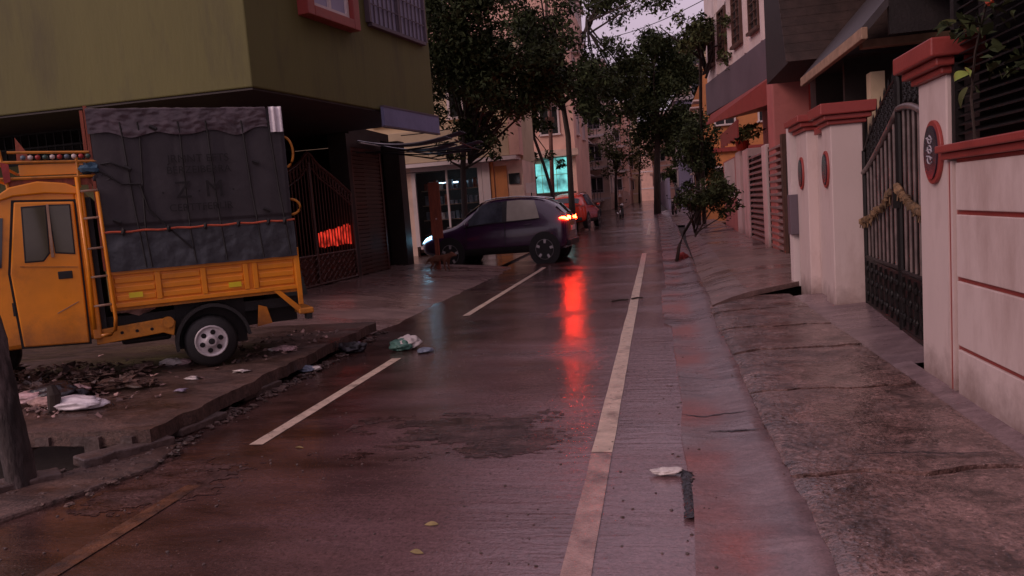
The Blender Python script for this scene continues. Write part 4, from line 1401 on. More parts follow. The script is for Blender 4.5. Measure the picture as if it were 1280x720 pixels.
# ------------------------------------------------------------------ right-hand compound wall
cw = thing('compound_wall', 'whitewashed compound wall with red cap and red grooves nearest the viewer', 'wall', (1.98, 4, 0.05))
MB().bx(1.885, 2.10, -2, 5.33, 0, 1.61).build('wall_core', 'redtrim', cw)
gro = [0.02, 0.405, 0.85, 1.275, 1.60]
for a, b in zip(gro, gro[1:]):
    y = -2.0
    while y < 5.2:
        e = min(y + 1.85, 5.30) if y < 1.5 else 5.30
        MB().bx(1.862, 1.886, y + .012, e - .012, a + .014, b - .014).build('wall_panel', 'white', cw, bevel=.006)
        y = e
for z0, z1, o_ in ((1.612, 1.655, .035), (1.657, 1.705, .07)):
    MB().bx(1.862 - o_, 2.12 + o_, -2, 5.44, z0, z1).build('coping', 'redtrim', cw, bevel=.008)

# pier nearest the viewer, with its oval name plaque
pr_ = thing('gate_pier', 'white gate pier with oval plaque joined to the grooved compound wall', 'gate pier', (2.05, 5.7, 0.05))
MB().bx(1.872, 2.33, 5.455, 5.98, 0.0, 2.16).build('shaft', 'white', pr_, bevel=.01)
MB().bx(1.862, 1.90, 5.345, 5.375, 0.02, 1.60).bx(1.858, 1.90, 5.41, 5.44, 0.02, 1.60).build('edge_trim', 'white', pr_)
MB().bx(1.866, 1.90, 5.376, 5.409, 0.02, 1.60).build('groove', 'redtrim', pr_)
for z0, z1, o_ in ((2.16, 2.205, .04), (2.207, 2.26, .085), (2.262, 2.38, .13)):
    MB().bx(1.872 - o_, 2.33 + o_, 5.455 - o_, 5.98 + o_, z0, z1).build('cap', 'redtrim', pr_, bevel=.012)


def oval(root, x, y, z, ry, rz, face=-1, script=True):
    mb = MB()
    t = np.linspace(0, 2 * math.pi, 29)[:-1]
    mb.prism([(x, y + ry * math.cos(a), z + rz * math.sin(a)) for a in t], (face * .025, 0, 0))
    o = mb.build('plaque', 'redtrim', root, bevel=.006)
    mb = MB()
    mb.prism([(x + face * .024, y + ry * .76 * math.cos(a), z + rz * .84 * math.sin(a)) for a in t], (face * .012, 0, 0))
    MB.build(mb, 'plaque_face', 'plaque', o)
    if script:
        mb = MB()
        X = x + face * .038
        for k, zz in enumerate((.085, .02, -.05)):
            rs = random.Random(k + 3)
            a0 = rs.uniform(0, 6)
            mb.tube([(X, y + .045 * math.cos(a0 + t) * (1 - t * .07), z + zz + .026 * math.sin(a0 + t * 1.1)) for t in np.linspace(0, 5.2, 11)], .0055, 4)
            mb.tube([(X, y - .05, z + zz + rs.uniform(-.02, .02)), (X, y - .01, z + zz + rs.uniform(-.02, .03)), (X, y + .055, z + zz + rs.uniform(-.01, .03))], .0055, 4)
        mb.build('script', 'plaquetext', o)
    return o


oval(pr_, 1.872, 5.66, 1.675, .165, .215)

# far pier of the gate and its twin
for lab, x0, x1, y0, y1, h, capz, pl in (('white gate pier with red cap on the far side of the iron gate', 2.02, 2.37, 9.48, 9.95, 2.20, 2.44, 9.72),
                                         ('white red-capped pier just beyond the gate pier, beside the driveway', 1.97, 2.33, 10.65, 11.4, 2.24, 2.44, 11.0)):
    pp = thing('gate_pier', lab, 'gate pier', (x0 + .15, (y0 + y1) / 2, 0.03))
    MB().bx(x0, x1, y0, y1, -0.02, h).build('shaft', 'white', pp, bevel=.01)
    for z0, z1, o_ in ((h, h + .05, .04), (h + .052, h + .11, .085), (h + .112, capz, .13)):
        MB().bx(x0 - o_, x1 + o_, y0 - o_, y1 + o_, z0, z1).build('cap', 'redtrim', pp, bevel=.012)
    oval(pp, x0, pl, 1.70, .16, .22, -1, False)
lw = thing('low_wall', 'short white wall between the two red-capped piers', 'wall', (2.2, 10.3, 0))
MB().bx(2.10, 2.30, 9.96, 10.64, -.02, 2.16).build('wall_core', 'white', lw)
MB().bx(2.04, 2.36, 10.09, 10.51, 2.162, 2.25).build('coping', 'redtrim', lw, bevel=.01)

# ------------------------------------------------------------------ wrought iron gate of the right-hand house
GA, GB = Vector((2.36, 9.42, 0)), Vector((2.10, 6.03, 0))
gd = (GB - GA).normalized()
gn = Vector((gd.y, -gd.x, 0))
GL = (GB - GA).length


def gq(s, z, o_=0.0):
    p = GA + gd * s + gn * o_
    return Vector((p.x, p.y, z))


def arch(s):    # the curved rail
    if s < 1.78:
        t = s / 1.78
        return 1.62 + 0.52 * (t ** 1.5) + .04 * math.sin(t * 3.14)
    t = (s - 1.78) / (GL - 1.78)
    return 2.15 + .03 * math.sin(t * 3) - 0.42 * t ** 1.9


def crest(s):
    t = (s - 1.95) / (1.95 if s < 1.95 else 1.55)
    return 2.47 - (0.62 if s < 1.95 else .40) * abs(t) ** 1.5


ig = thing('wrought_iron_gate', 'black wrought iron double gate with curved crest and vertical bars between white piers', 'gate', (2.23, 7.75, 0.08))
mid = 1.78
for s0, s1 in ((0.03, mid - .02), (mid + .02, GL - .02)):
    lf_ = MB()
    ss = np.linspace(s0, s1, 16)
    lf_.tube([gq(s0, .09), gq(s0, arch(s0) + .25)], .028, 8).tube([gq(s1, .09), gq(s1, arch(s1) + .30)], .030, 8)
    lf_.tube([gq(s0, .66), gq(s1, .68)], .024, 6).tube([gq(s0, .10), gq(s1, .12)], .026, 6)
    lf_.build('leaf_frame', 'black', ig)
    MB().tube([gq(s, arch(s), .012) for s in ss], .030, 8).build('arch_rail', 'worn', ig, smooth=True)
    MB().tube([gq(s, crest(s)) for s in ss], .018, 6).build('crest_rail', 'black', ig, smooth=True)
    sh_ = MB()
    sh_.add([tuple(gq(s0, .13, .012)), tuple(gq(s1, .14, .012)), tuple(gq(s1, .65, .012)), tuple(gq(s0, .64, .012))], [(0, 1, 2, 3)])
    sh_.build('kick_sheet', 'black', ig, solid=.004)
    nb = int((s1 - s0) / 0.175)
    for k in range(1, nb):
        s = s0 + (s1 - s0) * k / nb
        MB().tube([gq(s, .66), gq(s, arch(s))], .015, 6).build('bar', 'worn', ig)
        MB().tube([gq(s, arch(s)), gq(s, crest(s) + .05), gq(s, crest(s) + .11)], [.010, .012, .002], 5).build('spike', 'black', ig)
        # leaf scrolls between the rails
        a, b = arch(s) + .03, crest(s) - .02
        if b - a > .06:
            mb = MB()
            m_ = int((b - a) / .075) + 1
            for q in range(m_):
                z = a + (b - a) * (q + .5) / m_
                rr = .036
                mb.tube([gq(s + .05 + rr * math.cos(t) * (1 - t / 14), z + rr * math.sin(t) * (1 - t / 14)) for t in np.linspace(0, 7.5, 9)], .010, 4)
                mb.blob(gq(s + .05, z), .017, .2, 1, (1, 1, 1), q)
                mb.tube([gq(s + .11 + .03 * math.cos(t), z + .02 + .03 * math.sin(t)) for t in np.linspace(0, 5.5, 7)], .010, 4)
            mb.build('scrollwork', 'black', ig)
    # cast flowers on the foot panel
    for k in range(1, 8):
        s = s0 + (s1 - s0) * (k - .5) / 7
        mb = MB()
        mb.tube([gq(s, .16, .022), gq(s + .02, .3, .024), gq(s - .02, .45, .024), gq(s, .62, .022)], .011, 5)
        for z in (.25, .4, .54):
            for g in (-1, 1):
                mb.blob(gq(s + g * .045, z, .022), .03, .3, 1, (.6, .5, 1.2), s + z)
        mb.build('cast_ornament', 'black', ig)
MB().tube([gq(mid, .05), gq(mid, 2.5)], .034, 8).tube([gq(mid - .09, 1.34, .04), gq(mid + .09, 1.34, .04)], .012).build('meeting_stile', 'black', ig)
MB().bx(-.05, .05, -.03, .03, 1.25, 1.42, Matrix.Translation(gq(mid, 0, .04)) @ Matrix.Rotation(R(80), 4, 'Z')).build('lock_box', 'black', ig)
MB().tube([gq(mid + .30, 1.20, -.16), gq(mid + .30, 1.50, -.16)], .022, 8).build('red_reflection', 'redreflection')  # added emissive bar in place of the brake light's reflection
tag(bpy.data.objects['red_reflection.001'], 'thin upright glowing bar added for the red brake light reflection behind the black wrought iron gate', 'reflection')
for lab, s0, z0, s1, z1, sag in (('dried marigold garland on the far leaf of the black gate', .06, 1.07, 1.66, 1.40, .05), ('shorter dried marigold garland on the near leaf of the black gate', 1.90, 1.45, 3.15, 1.26, .09)):
    mb = MB()
    n = int((s1 - s0) / .045)
    for k in range(n):
        t = k / (n - 1)
        mb.blob(gq(s0 + (s1 - s0) * t, z0 + (z1 - z0) * t - sag * math.sin(t * 3.14) + random.uniform(-.012, .012), .05), random.uniform(.030, .046), .4, 1, (1, 1, 1), k)
    for k in range(int(n * .8)):
        t = random.random()
        p = gq(s0 + (s1 - s0) * t, z0 + (z1 - z0) * t - sag * math.sin(t * 3.14), .055)
        mb.tube([p, p - Vector((random.uniform(-.02, .02), random.uniform(-.03, .03), random.uniform(.05, .10)))], .006, 4)
    tag(mb.build('flower_garland', 'marigold'), lab, 'garland', 'garlands on the black gate')

# ------------------------------------------------------------------ dark house behind the gate and wall
dh = thing('dark_house', 'dark brown two storey house with deep eaves added and walls raised for shade behind the black iron gate', 'house', (5.5, 9.5, 0))
MB().bx(4.6, 11, 2.0, 15.5, 0.0, 15.0).build('wall_core', 'dark', dh)  # raised above the view to cut sky light on the green side wall
MB().bx(2.0, 4.6, 5.0, 15.5, 6.85, 7.05).build('roof_or_shade_slab', 'dark', dh)  # unseen eaves added above the view to darken the house front
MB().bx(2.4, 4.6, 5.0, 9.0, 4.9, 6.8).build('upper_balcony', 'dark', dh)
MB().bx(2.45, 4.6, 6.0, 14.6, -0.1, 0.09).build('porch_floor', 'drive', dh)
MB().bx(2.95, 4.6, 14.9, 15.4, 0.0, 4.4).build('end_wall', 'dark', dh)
# balcony block over the driveway end, with a boarded face
bl = MB().prism([(2.18, 13.0, 3.50), (2.18, 15.4, 3.50), (2.18, 15.4, 6.8), (2.18, 14.6, 6.8)], (2.42, 0, 0)).build('tiled_roof', 'roofdark', dh)
k = 0
z = 3.50
while z < 6.75:
    yy = 12.96 + (z - 3.5) * .485
    MB().prism([(2.14, yy - .035, z), (2.14, yy + .03, z), (2.14, yy + .10, z + .165), (2.14, yy + .05, z + .165)], (2.46, 0, 0)).build('tile_course', 'rooftile', bl)
    z += .15
# steep sheet roof over the porch with a timber edge
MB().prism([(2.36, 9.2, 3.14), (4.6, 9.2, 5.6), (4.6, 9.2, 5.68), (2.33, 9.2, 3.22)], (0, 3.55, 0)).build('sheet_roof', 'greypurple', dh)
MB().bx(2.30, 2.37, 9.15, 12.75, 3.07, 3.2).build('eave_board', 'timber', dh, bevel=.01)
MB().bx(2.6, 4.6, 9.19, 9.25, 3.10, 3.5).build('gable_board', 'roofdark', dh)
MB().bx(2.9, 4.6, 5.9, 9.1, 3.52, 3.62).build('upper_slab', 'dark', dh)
ra = MB().bx(2.86, 2.92, 5.9, 9.0, 3.50, 3.60).bx(2.87, 2.91, 5.9, 9.0, 4.4, 4.45).build('balcony_railing', 'timber', dh)
for k in range(16):
    MB().bx(2.875, 2.905, 6.0 + .19 * k, 6.03 + .19 * k, 3.6, 4.4).build('baluster', 'timber', ra)
MB().bx(2.50, 4.5, 9.9, 10.05, 3.10, 3.19).build('pale_beam', 'timber', dh)
MB().bx(2.66, 2.82, 10.2, 10.4, 2.0, 2.85).build('cream_jamb', 'cream', dh)
MB().bx(2.75, 4.6, 11.9, 12.0, 0.1, 3.3).build('porch_wall', 'dark', dh)
for k in range(2):
    MB().bx(3.0 + .7 * k, 3.45 + .7 * k, 11.86, 11.9, 1.0, 2.5).build('window', 'black', dh)

# louvred screen with plants standing on the compound wall
sc_ = thing('louvre_screen', 'black louvred screen standing on the red wall cap', 'screen', (2.1, 4.5, 1.7))
MB().bx(2.06, 2.10, -1.5, 5.43, 1.712, 3.8).build('backing', 'black', sc_)
for y in (5.37, 2.9, .5):
    MB().bx(1.895, 1.95, y, y + .06, 1.708, 3.8).build('post', 'black', sc_)
z = 1.76
while z < 3.7:
    MB().prism([(1.91, .56, z), (1.99, .56, z + .035), (1.99, .56, z + .045), (1.91, .56, z + .01)], (0, 4.81, 0)).build('louvre', 'black', sc_)
    z += .055



# ------------------------------------------------------------------ foliage
def leaf_mesh(name, centres, n, size, m, parent=None, squash=0.8, local=False):
    """centres: list of (x,y,z,r) clumps; leaves are small folded rhombi"""
    c = np.array(centres)
    wgt = c[:, 3] ** 2
    idx = rng.choice(len(c), n, p=wgt / wgt.sum())
    d = rng.normal(size=(n, 3))
    d /= np.linalg.norm(d, axis=1)[:, None]
    rad = c[idx, 3] * (0.35 + 0.65 * rng.random(n) ** 0.6) * (0.7 + 0.75 * rng.random(n) ** 2)
    p = c[idx, :3] + d * rad[:, None] * np.array([1, 1, squash])
    nrm = rng.normal(size=(n, 3)) + np.array([0, 0, 0.9])
    nrm /= np.linalg.norm(nrm, axis=1)[:, None]
    a = np.cross(nrm, rng.normal(size=(n, 3)))
    a /= np.linalg.norm(a, axis=1)[:, None]
    b = np.cross(nrm, a)
    s = size * (0.45 + 1.1 * rng.random(n) ** 1.5)[:, None]
    v = np.empty((n, 4, 3))
    v[:, 0] = p - a * s
    v[:, 1] = p - b * s * 0.42 + nrm * s * .12
    v[:, 2] = p + a * s - nrm * s * .18
    v[:, 3] = p + b * s * 0.42 + nrm * s * .12
    if parent is not None and not local:
        v -= np.array(parent.location)
    me = bpy.data.meshes.new(name)
    me.vertices.add(n * 4)
    me.vertices.foreach_set('co', v.reshape(-1))
    me.loops.add(n * 4)
    me.loops.foreach_set('vertex_index', np.arange(n * 4, dtype=np.int32))
    me.polygons.add(n)
    me.polygons.foreach_set('loop_start', np.arange(0, n * 4, 4, dtype=np.int32))
    me.polygons.foreach_set('loop_total', np.full(n, 4, dtype=np.int32))
    me.update()
    me.validate()
    o = bpy.data.objects.new(name, me)
    COL.objects.link(o)
    me.materials.append(MT[m])
    if parent is not None:
        o.parent = parent
    return o


def clumps(c, r, n, rc, seed, zmin=-9):
    rr = np.random.default_rng(seed)
    out_ = []
    while len(out_) < n:
        d = rr.normal(size=3)
        d /= np.linalg.norm(d)
        k = rr.random() ** 0.45
        p = np.array(c) + d * np.array(r) * k
        if p[2] > zmin:
            out_.append((*p, rc * rr.uniform(.6, 1.35)))
    return out_


def tree(label, base, path, r0, r1, limbs, cl, n, size, leaf, bark='bark', group='street trees', name='tree', lr=0.05):
    t = thing(name, label, 'tree', base, 0, group)
    mb = MB()
    k = len(path)
    mb.tube(path, [r0 + (r1 - r0) * i / (k - 1) for i in range(k)], 9)
    mb.build('trunk', bark, t, smooth=True)
    lm = MB()
    for pts in limbs:
        q = len(pts)
        lm.tube(pts, [lr * (1 - .75 * i / (q - 1)) for i in range(q)], 6)
    if limbs:
        lm.build('limbs', bark, t, smooth=True)
    leaf_mesh('crown', cl, n, size, leaf, t)
    return t


def auto_limbs(top, cl, k, seed):
    rr = random.Random(seed)
    out_ = []
    for c in rr.sample(cl, min(k, len(cl))):
        a, b = Vector(top) + Vector((0, 0, rr.uniform(-.6, .6))), Vector(c[:3])
        m_ = a.lerp(b, .5) + Vector((rr.uniform(-.3, .3), rr.uniform(-.3, .3), rr.uniform(0, .5)))
        out_.append([a, m_, b])
    return out_


# dark tree beside the green house
c1 = clumps((-5.4, 23.2, 6.3), (1.9, 1.6, 2.6), 62, .66, 1, 3.7) + clumps((-3.7, 23.4, 5.5), (1.1, 1.3, 1.6), 26, .52, 2, 3.7) + clumps((-2.75, 23.8, 5.3), (.6, .8, .9), 8, .36, 31, 4.0) + \
    [(-6.3, 22.8, 3.5, .40), (-6.0, 23, 3.3, .30), (-4.9, 23, 3.6, .38), (-4.75, 23.0, 3.2, .25), (-6.5, 23, 4.6, .6), (-6.6, 23, 6.6, .6), (-6.4, 23.1, 7.7, .6), (-6.7, 23, 5.6, .6), (-5.7, 23, 4.1, .5)]
tree('dense dark tree growing beside the green corner house above the purple hatchback', (-5.86, 23, gnd(23)), [(-5.86, 23, 0), (-5.84, 23, 1.5), (-5.78, 23, 2.9), (-5.6, 23, 4.2), (-5.3, 23.1, 5.6)], .10, .07,
     auto_limbs((-5.6, 23.1, 3.6), c1, 26, 3) + [[(-5.78, 23, 2.9), (-6.1, 22.9, 3.1), (-6.3, 22.8, 3.5)], [(-5.78, 23, 2.85), (-5.2, 23, 3.1), (-4.8, 23, 3.4)]], c1, 32000, .085, 'leaf')
# pole-straight tree and a thinner neighbour further up on the left
c2 = clumps((-4.7, 36, 8.9), (1.9, 1.8, 3.0), 36, .75, 5, 5.0) + clumps((-2.9, 36, 6.6), (1.3, 1.5, 1.5), 18, .6, 6, 4.4) + clumps((-6.2, 36, 12.0), (2.4, 1.6, 2.0), 18, .8, 7)
tree('tall loose-crowned tree standing in front of the red car', (-4.0, 37, gnd(37)), [(-4.02, 37, .2), (-4.02, 37, 2.0), (-3.98, 37, 4.8), (-4.2, 36.6, 7.5), (-4.2, 36.2, 10)], .17, .09, auto_limbs((-4.1, 36.6, 6.6), c2, 24, 4), c2, 14000, .12, 'leaf', lr=.08)
c3 = clumps((-5.4, 33, 5.6), (1.4, 1.2, 1.5), 18, .55, 8, 4.2) + [(-5.25, 33, 3.7, .38), (-4.4, 33, 3.75, .3), (-5.3, 33, 2.7, .25), (-3.9, 33, 3.3, .25)]
tree('slanting thin tree beside the blue-lit showroom', (-4.6, 33, gnd(33)), [(-4.32, 33, .15), (-4.42, 33, 2.2), (-4.7, 33, 3.4), (-5.1, 33, 4.8), (-5.4, 33, 6)], .09, .05, auto_limbs((-5.1, 33, 4.8), c3, 9, 5), c3, 3200, .13, 'leaf')
c8 = clumps((-6.4, 60, 6.0), (2.2, 2.0, 2.6), 22, .9, 18, 3.0)
tree('pale olive tree before the beige flats, beyond the red car', (-6.3, 60, gnd(60)), [(-6.3, 60, .5), (-6.3, 60, 3.5), (-6.3, 60, 6)], .16, .08, auto_limbs((-6.3, 60, 4.6), c8, 9, 15), c8, 3000, .18, 'leaf3')
# big tree on the right kerb up the street
c4 = clumps((0.6, 56, 9.6), (4.0, 3.0, 4.0), 70, .95, 9, 5.2) + clumps((2.6, 56, 6.6), (1.6, 2, 1.7), 16, .8, 10)
tree('big dark tree with a straight trunk at the right kerb far up the street', (0.05, 56, gnd(56)), [(0.05, 56, .4), (0.18, 56, 3.4), (0.4, 56, 7.0), (0.5, 56, 10)], .27, .14, auto_limbs((.35, 56, 6.6), c4, 26, 6), c4, 32000, .15, 'leaf', lr=.11)
c5 = clumps((1.85, 33, 3.3), (1.0, 1.4, 1.9), 24, .5, 11, 1.3)
tree('bushy dark tree between the big kerb tree and the orange house', (1.7, 33, gnd(33)), [(1.7, 33, .1), (1.75, 33, 2), (1.8, 33, 4)], .12, .06, auto_limbs((1.75, 33, 2.6), c5, 12, 7), c5, 7000, .085, 'leaf')
c6 = clumps((3.2, 70, 6), (2.2, 2, 3.6), 24, 1.0, 12, 2)
tree('dark tree in front of the far right houses', (2.4, 70, gnd(70)), [(2.4, 70, .7), (2.6, 70, 4), (3, 70, 7)], .18, .1, auto_limbs((2.6, 70, 5), c6, 9, 8), c6, 12000, .16, 'leaf')
# branches leaning over the lane from the white house
c7 = clumps((1.35, 27, 6.9), (.85, 1.0, .75), 14, .34, 13) + clumps((2.35, 26, 6.4), (.5, .8, .9), 8, .3, 14)
tree('thin bare-limbed tree leaning over the lane before the white house', (1.95, 33.2, gnd(33)), [(1.95, 33.2, .1), (1.95, 32.6, 3.0), (1.9, 31, 5), (1.85, 29, 6.4), (1.6, 27.4, 7.4)], .09, .045, auto_limbs((1.95, 28.2, 6.2), c7, 12, 9) + [[(1.9, 28.6, 5.8), (2.4, 27, 6.6), (2.5, 26, 7.6)], [(1.95, 28.4, 6.2), (1.2, 27.2, 6.6), (.4, 26.6, 7.2)]], c7, 3000, .08, 'leaf2')
c10 = clumps((-3.4, 74, 6.2), (1.8, 1.6, 3.0), 26, .75, 51, 3.0)
tree('dark tree at the left kerb in front of the beige flats', (-3.8, 74, gnd(74)), [(-3.8, 74, .7), (-3.7, 74, 3.4), (-3.4, 74, 6.5)], .16, .08, auto_limbs((-3.6, 74, 4.6), c10, 10, 21), c10, 2000, .14, 'leaf3')
c11 = clumps((-1.6, 104, 7.4), (1.9, 1.6, 2.8), 18, .9, 52, 4.2)
tree('small far tree in the middle of the view at the street end', (-2.2, 104, gnd(104)), [(-2.2, 104, 1.0), (-2.1, 104, 4.0), (-1.7, 104, 7.5)], .16, .08, auto_limbs((-1.9, 104, 5.4), c11, 8, 22), c11, 1800, .17, 'leaf3')
# tall tree behind the street lamp pole
c9 = clumps((-3.2, 48, 9.4), (1.9, 1.5, 2.6), 24, .75, 41) + clumps((-1.9, 48, 7.6), (1.0, 1.2, 1.6), 10, .55, 42) + clumps((-1.5, 48, 9.6), (1.5, 1.3, 1.5), 16, .6, 43) + clumps((-1.9, 50, 14.2), (2.6, 2, 1.7), 14, .8, 19) + clumps((.9, 44, 12.6), (1.2, 1.2, .9), 6, .6, 21)
tree('high sparse tree whose twigs cross the pale sky above the street', (-5.6, 50, gnd(50)), [(-5.6, 50, .3), (-5.5, 50, 6), (-4.8, 50, 10.5), (-3.4, 50, 13.4)], .22, .1, auto_limbs((-3.7, 50, 12.8), c9, 14, 11), c9, 9000, .14, 'leaf', lr=.07)
# leaning bush at the kerb
bs = clumps((1.10, 18.35, 1.42), (.80, .6, .48), 24, .22, 15, .85)
tree('low leaning bush with a bent bare stem at the driveway kerb', (.41, 18.3, .03), [(.40, 18.3, .0), (.47, 18.3, .35), (.62, 18.32, .7), (.82, 18.35, 1.0), (1.0, 18.35, 1.4)], .045, .025, auto_limbs((.85, 18.35, 1.1), bs, 16, 10), bs, 2600, .06, 'leaf2', group=None, name='bush', lr=.02)
MB().blob((.55, 18.6, .09), .13, .3, 2, (1, 1, .8), 4).build('red_sack', 'redcloth')
tag(bpy.data.objects['red_sack'], 'small dusty red sack lying at the foot of the leaning bush', 'sack')

# potted creeper and broad leaves in front of the louvre screen
cr = thing('climbing_plant', 'climbing plant with one pale broad leaf against the black louvre screen', 'plant', (1.87, 4.9, 1.705))
MB().tube([(1.87, 5.0, 1.71), (1.86, 5.02, 1.95), (1.84, 4.9, 2.2), (1.86, 4.7, 2.6), (1.87, 4.4, 2.9)], .008, 5).build('stem', 'bark', cr)
leaf_mesh('foliage', [(1.84, 4.8, 2.3, .16), (1.84, 4.5, 2.5, .2), (1.84, 4.5, 2.1, .15), (1.84, 5.1, 2.4, .12)], 150, .045, 'leaf', cr, .9)


def broad_leaf(p, d, L, wd, m):
    mb = MB()
    d = Vector(d).normalized()
    sdv = d.cross(Vector((1, 0, .2))).normalized()
    mb.grid(lambda u, v: Vector(p) + d * (L * u) + Vector((-.25 * L * math.sin(u * 2.6), 0, -.35 * L * u * u)) + sdv * ((v - .5) * wd * math.sin(math.pi * min(1, u * .93 + .07)) ** .8) + Vector((-.1 * abs(v - .5) * wd, 0, 0)), 8, 4)
    return mb.build('broad_leaf', m, cr, smooth=True)


broad_leaf((1.85, 5.02, 2.10), (-.02, .55, .10), .15, .05, 'brightleaf')
broad_leaf((1.85, 5.0, 2.08), (-.02, -.3, .2), .10, .08, 'brightleaf')
broad_leaf((1.85, 5.04, 2.02), (-.02, .4, -.6), .10, .06, 'leaf3')
broad_leaf((1.85, 5.2, 2.44), (-.02, .6, .1), .2, .05, 'leaf3')
for k in range(7):
    broad_leaf((1.85, 4.9 - .08 * k, 2.0 + .09 * (k * 3 % 5)), (-.04, random.uniform(-.5, .5), random.uniform(-.1, .6)), .10, .04, 'leaf')
MB().blob((1.86, 4.75, 2.44), .02, .4, 2, (1, 1.3, .8), 2).build('orange_flower', 'terracotta', cr)

# ------------------------------------------------------------------ houses on the right beyond the driveway
wg = thing('white_gateway', 'row of white posts with louvred gate leaves along the driveway', 'gateway', (2.7, 20, .15))
for y0, y1, h, x0 in ((18.7, 19.4, 2.58, 2.55), (22.4, 23.6, 2.72, 2.56), (24.6, 25.8, 2.78, 2.58)):
    MB().bx(x0, 2.95, y0, y1, .1, h).build('post', 'white', wg, bevel=.015)
MB().bx(2.60, 2.86, 25.8, 30.5, .1, 2.7).build('side_wall', 'pink', wg)
MB().bx(2.585, 2.599, 26.2, 30, 1.35, 2.65).build('side_panel', 'white', wg)
for y0, y1, m_ in ((19.4, 22.4, 'slatpaint'), (16.65, 18.66, 'slatpaint')):
    lv = MB().bx(2.60, 2.66, y0, y0 + .06, .16, 2.5).bx(2.60, 2.66, y1 - .06, y1, .16, 2.5).bx(2.72, 2.74, y0, y1, .16, 2.5).build('gate_leaf', 'dark', wg)
    z = .22
    while z < 2.45:
        MB().prism([(2.585, y0 + .06, z), (2.68, y0 + .06, z + .05), (2.68, y0 + .06, z + .09), (2.585, y0 + .06, z + .045)], (0, y1 - y0 - .12, 0)).build('slat', m_, lv)
        z += .145
MB().bx(2.56, 2.72, 16.38, 16.62, .12, 2.62).build('brown_post', 'shutter', wg)
MB().bx(2.62, 2.70, 15.0, 16.37, .16, 2.2).build('sheet_leaf', 'dark', wg)
mb_ = thing('meter_post', 'narrow white post carrying a grey meter box beside the red-capped pier', 'post', (1.98, 11.6, .1))
MB().bx(1.90, 2.02, 11.5, 11.75, .1, 2.38).build('shaft', 'white2', mb_)
MB().bx(1.86, 2.00, 11.40, 11.62, .85, 1.42).build('meter_box', 'slate', mb_, bevel=.01)

wh = thing('white_house', 'tall white house with slate balcony band above the pink porch pillar', 'house', (4, 25, 0))
WA, WB = (3.2, 21.4), (2.06, 29.1)
MB().prism([(3.2, 21.4, 5.52), (9.0, 21.4, 5.52), (9, 29.1, 5.52), (2.06, 29.1, 5.52)], (0, 0, 8)).build('upper_storey', 'white2', wh)
MB().prism([(3.12, 21.3, 4.40), (9.0, 21.3, 4.40), (9, 29.2, 4.40), (1.99, 29.2, 4.40)], (0, 0, 1.12)).build('balcony_band', 'slate', wh, bevel=.02)
MB().bx(3.21, 9, 21.36, 21.42, 5.6, 13.5).build('side_face', 'cream', wh)
MB().bx(3.9, 9, 16.5, 29, 0, 4.39).build('lower_storey', 'pink', wh)
for s, z in ((.18, 6.0), (.42, 6.0), (.66, 6.0), (.86, 6.0), (.18, 9.0), (.42, 9.0)):
    a = Vector((WA[0], WA[1], 0)).lerp(Vector((WB[0], WB[1], 0)), s)
    o = window(wh, 'W', 0, 0, z, 1.0, 1.5, 'shutter', 'glass', None, True)
    o.location = Vector((a.x, a.y, z)) - wh.location
    o.rotation_euler = (0, 0, -math.pi / 2 - math.atan2(WB[0] - WA[0], WB[1] - WA[1]))
for s in (.08, .30, .54, .76):
    a = Vector((WA[0], WA[1], 0)).lerp(Vector((WB[0], WB[1], 0)), s)
    MB().bx(a.x - .10, a.x + .05, a.y - .05, a.y + .12, 5.53, 13).build('pilaster', 'white2', wh)
MB().prism([(2.05, 27.9, 4.30), (3.05, 19.4, 4.32), (3.05, 19.4, 3.62), (1.85, 27.9, 3.95)], (.06, 0, 0)).build('red_fascia', 'redtrim', wh)
MB().prism([(1.87, 27.9, 3.98), (3.1, 19.2, 3.66), (4.2, 19.2, 4.30), (4.2, 27.9, 4.3)], (0, 0, .05)).build('red_soffit', 'redtrim', wh)
MB().bx(2.60, 3.35, 17.6, 18.5, 0.1, 3.92).build('porch_pillar', 'pink', wh, bevel=.02)
MB().bx(2.62, 4.2, 16.4, 17.59, 3.86, 4.0).build('porch_slab', 'dark', wh)
va = MB().bx(2.28, 2.34, 22, 27.5, 3.42, 3.5).build('awning_rail', 'redtrim', wh)
for k in range(15):
    MB().bx(2.285, 2.325, 22.0 + .365 * k, 22.34 + .365 * k, 3.02 + .03 * (k % 3), 3.42).build('fringe_strip', 'redtrim', va)
gp_ = thing('potted_plant', 'leafy plant in a red pot standing on the white gateway', 'plant', (2.75, 25, 2.8))
MB().lathe([(.16, 0), (.22, .3), (.24, .32)], (2.75, 25.2, 2.79), (0, 0, 1), 14).build('pot', 'terracotta', gp_)
leaf_mesh('foliage', [(2.75, 25.2, 3.3, .35), (2.6, 24.6, 3.25, .3), (2.9, 24, 3.3, .35)], 420, .09, 'leaf3', gp_)

oh = thing('orange_house', 'orange painted house half hidden behind the bushy dark tree', 'house', (5, 40, 0))
MB().bx(2.5, 9, 38, 50, 0, 7.2).build('wall_core', 'orange', oh)
MB().bx(2.2, 9, 37.8, 50.2, 3.5, 3.7).build('floor_band', 'redtrim', oh)
for z in (1.2, 4.6):
    for u in (3.4, 5.4):
        window(oh, 'S', u, 38, z + .2, 1.0, 1.3, 'white2', 'glass', True)
    for y in (40, 43, 46):
        window(oh, 'W', y, 2.5, z + .2, 1.0, 1.3, 'white2', 'glass', True)

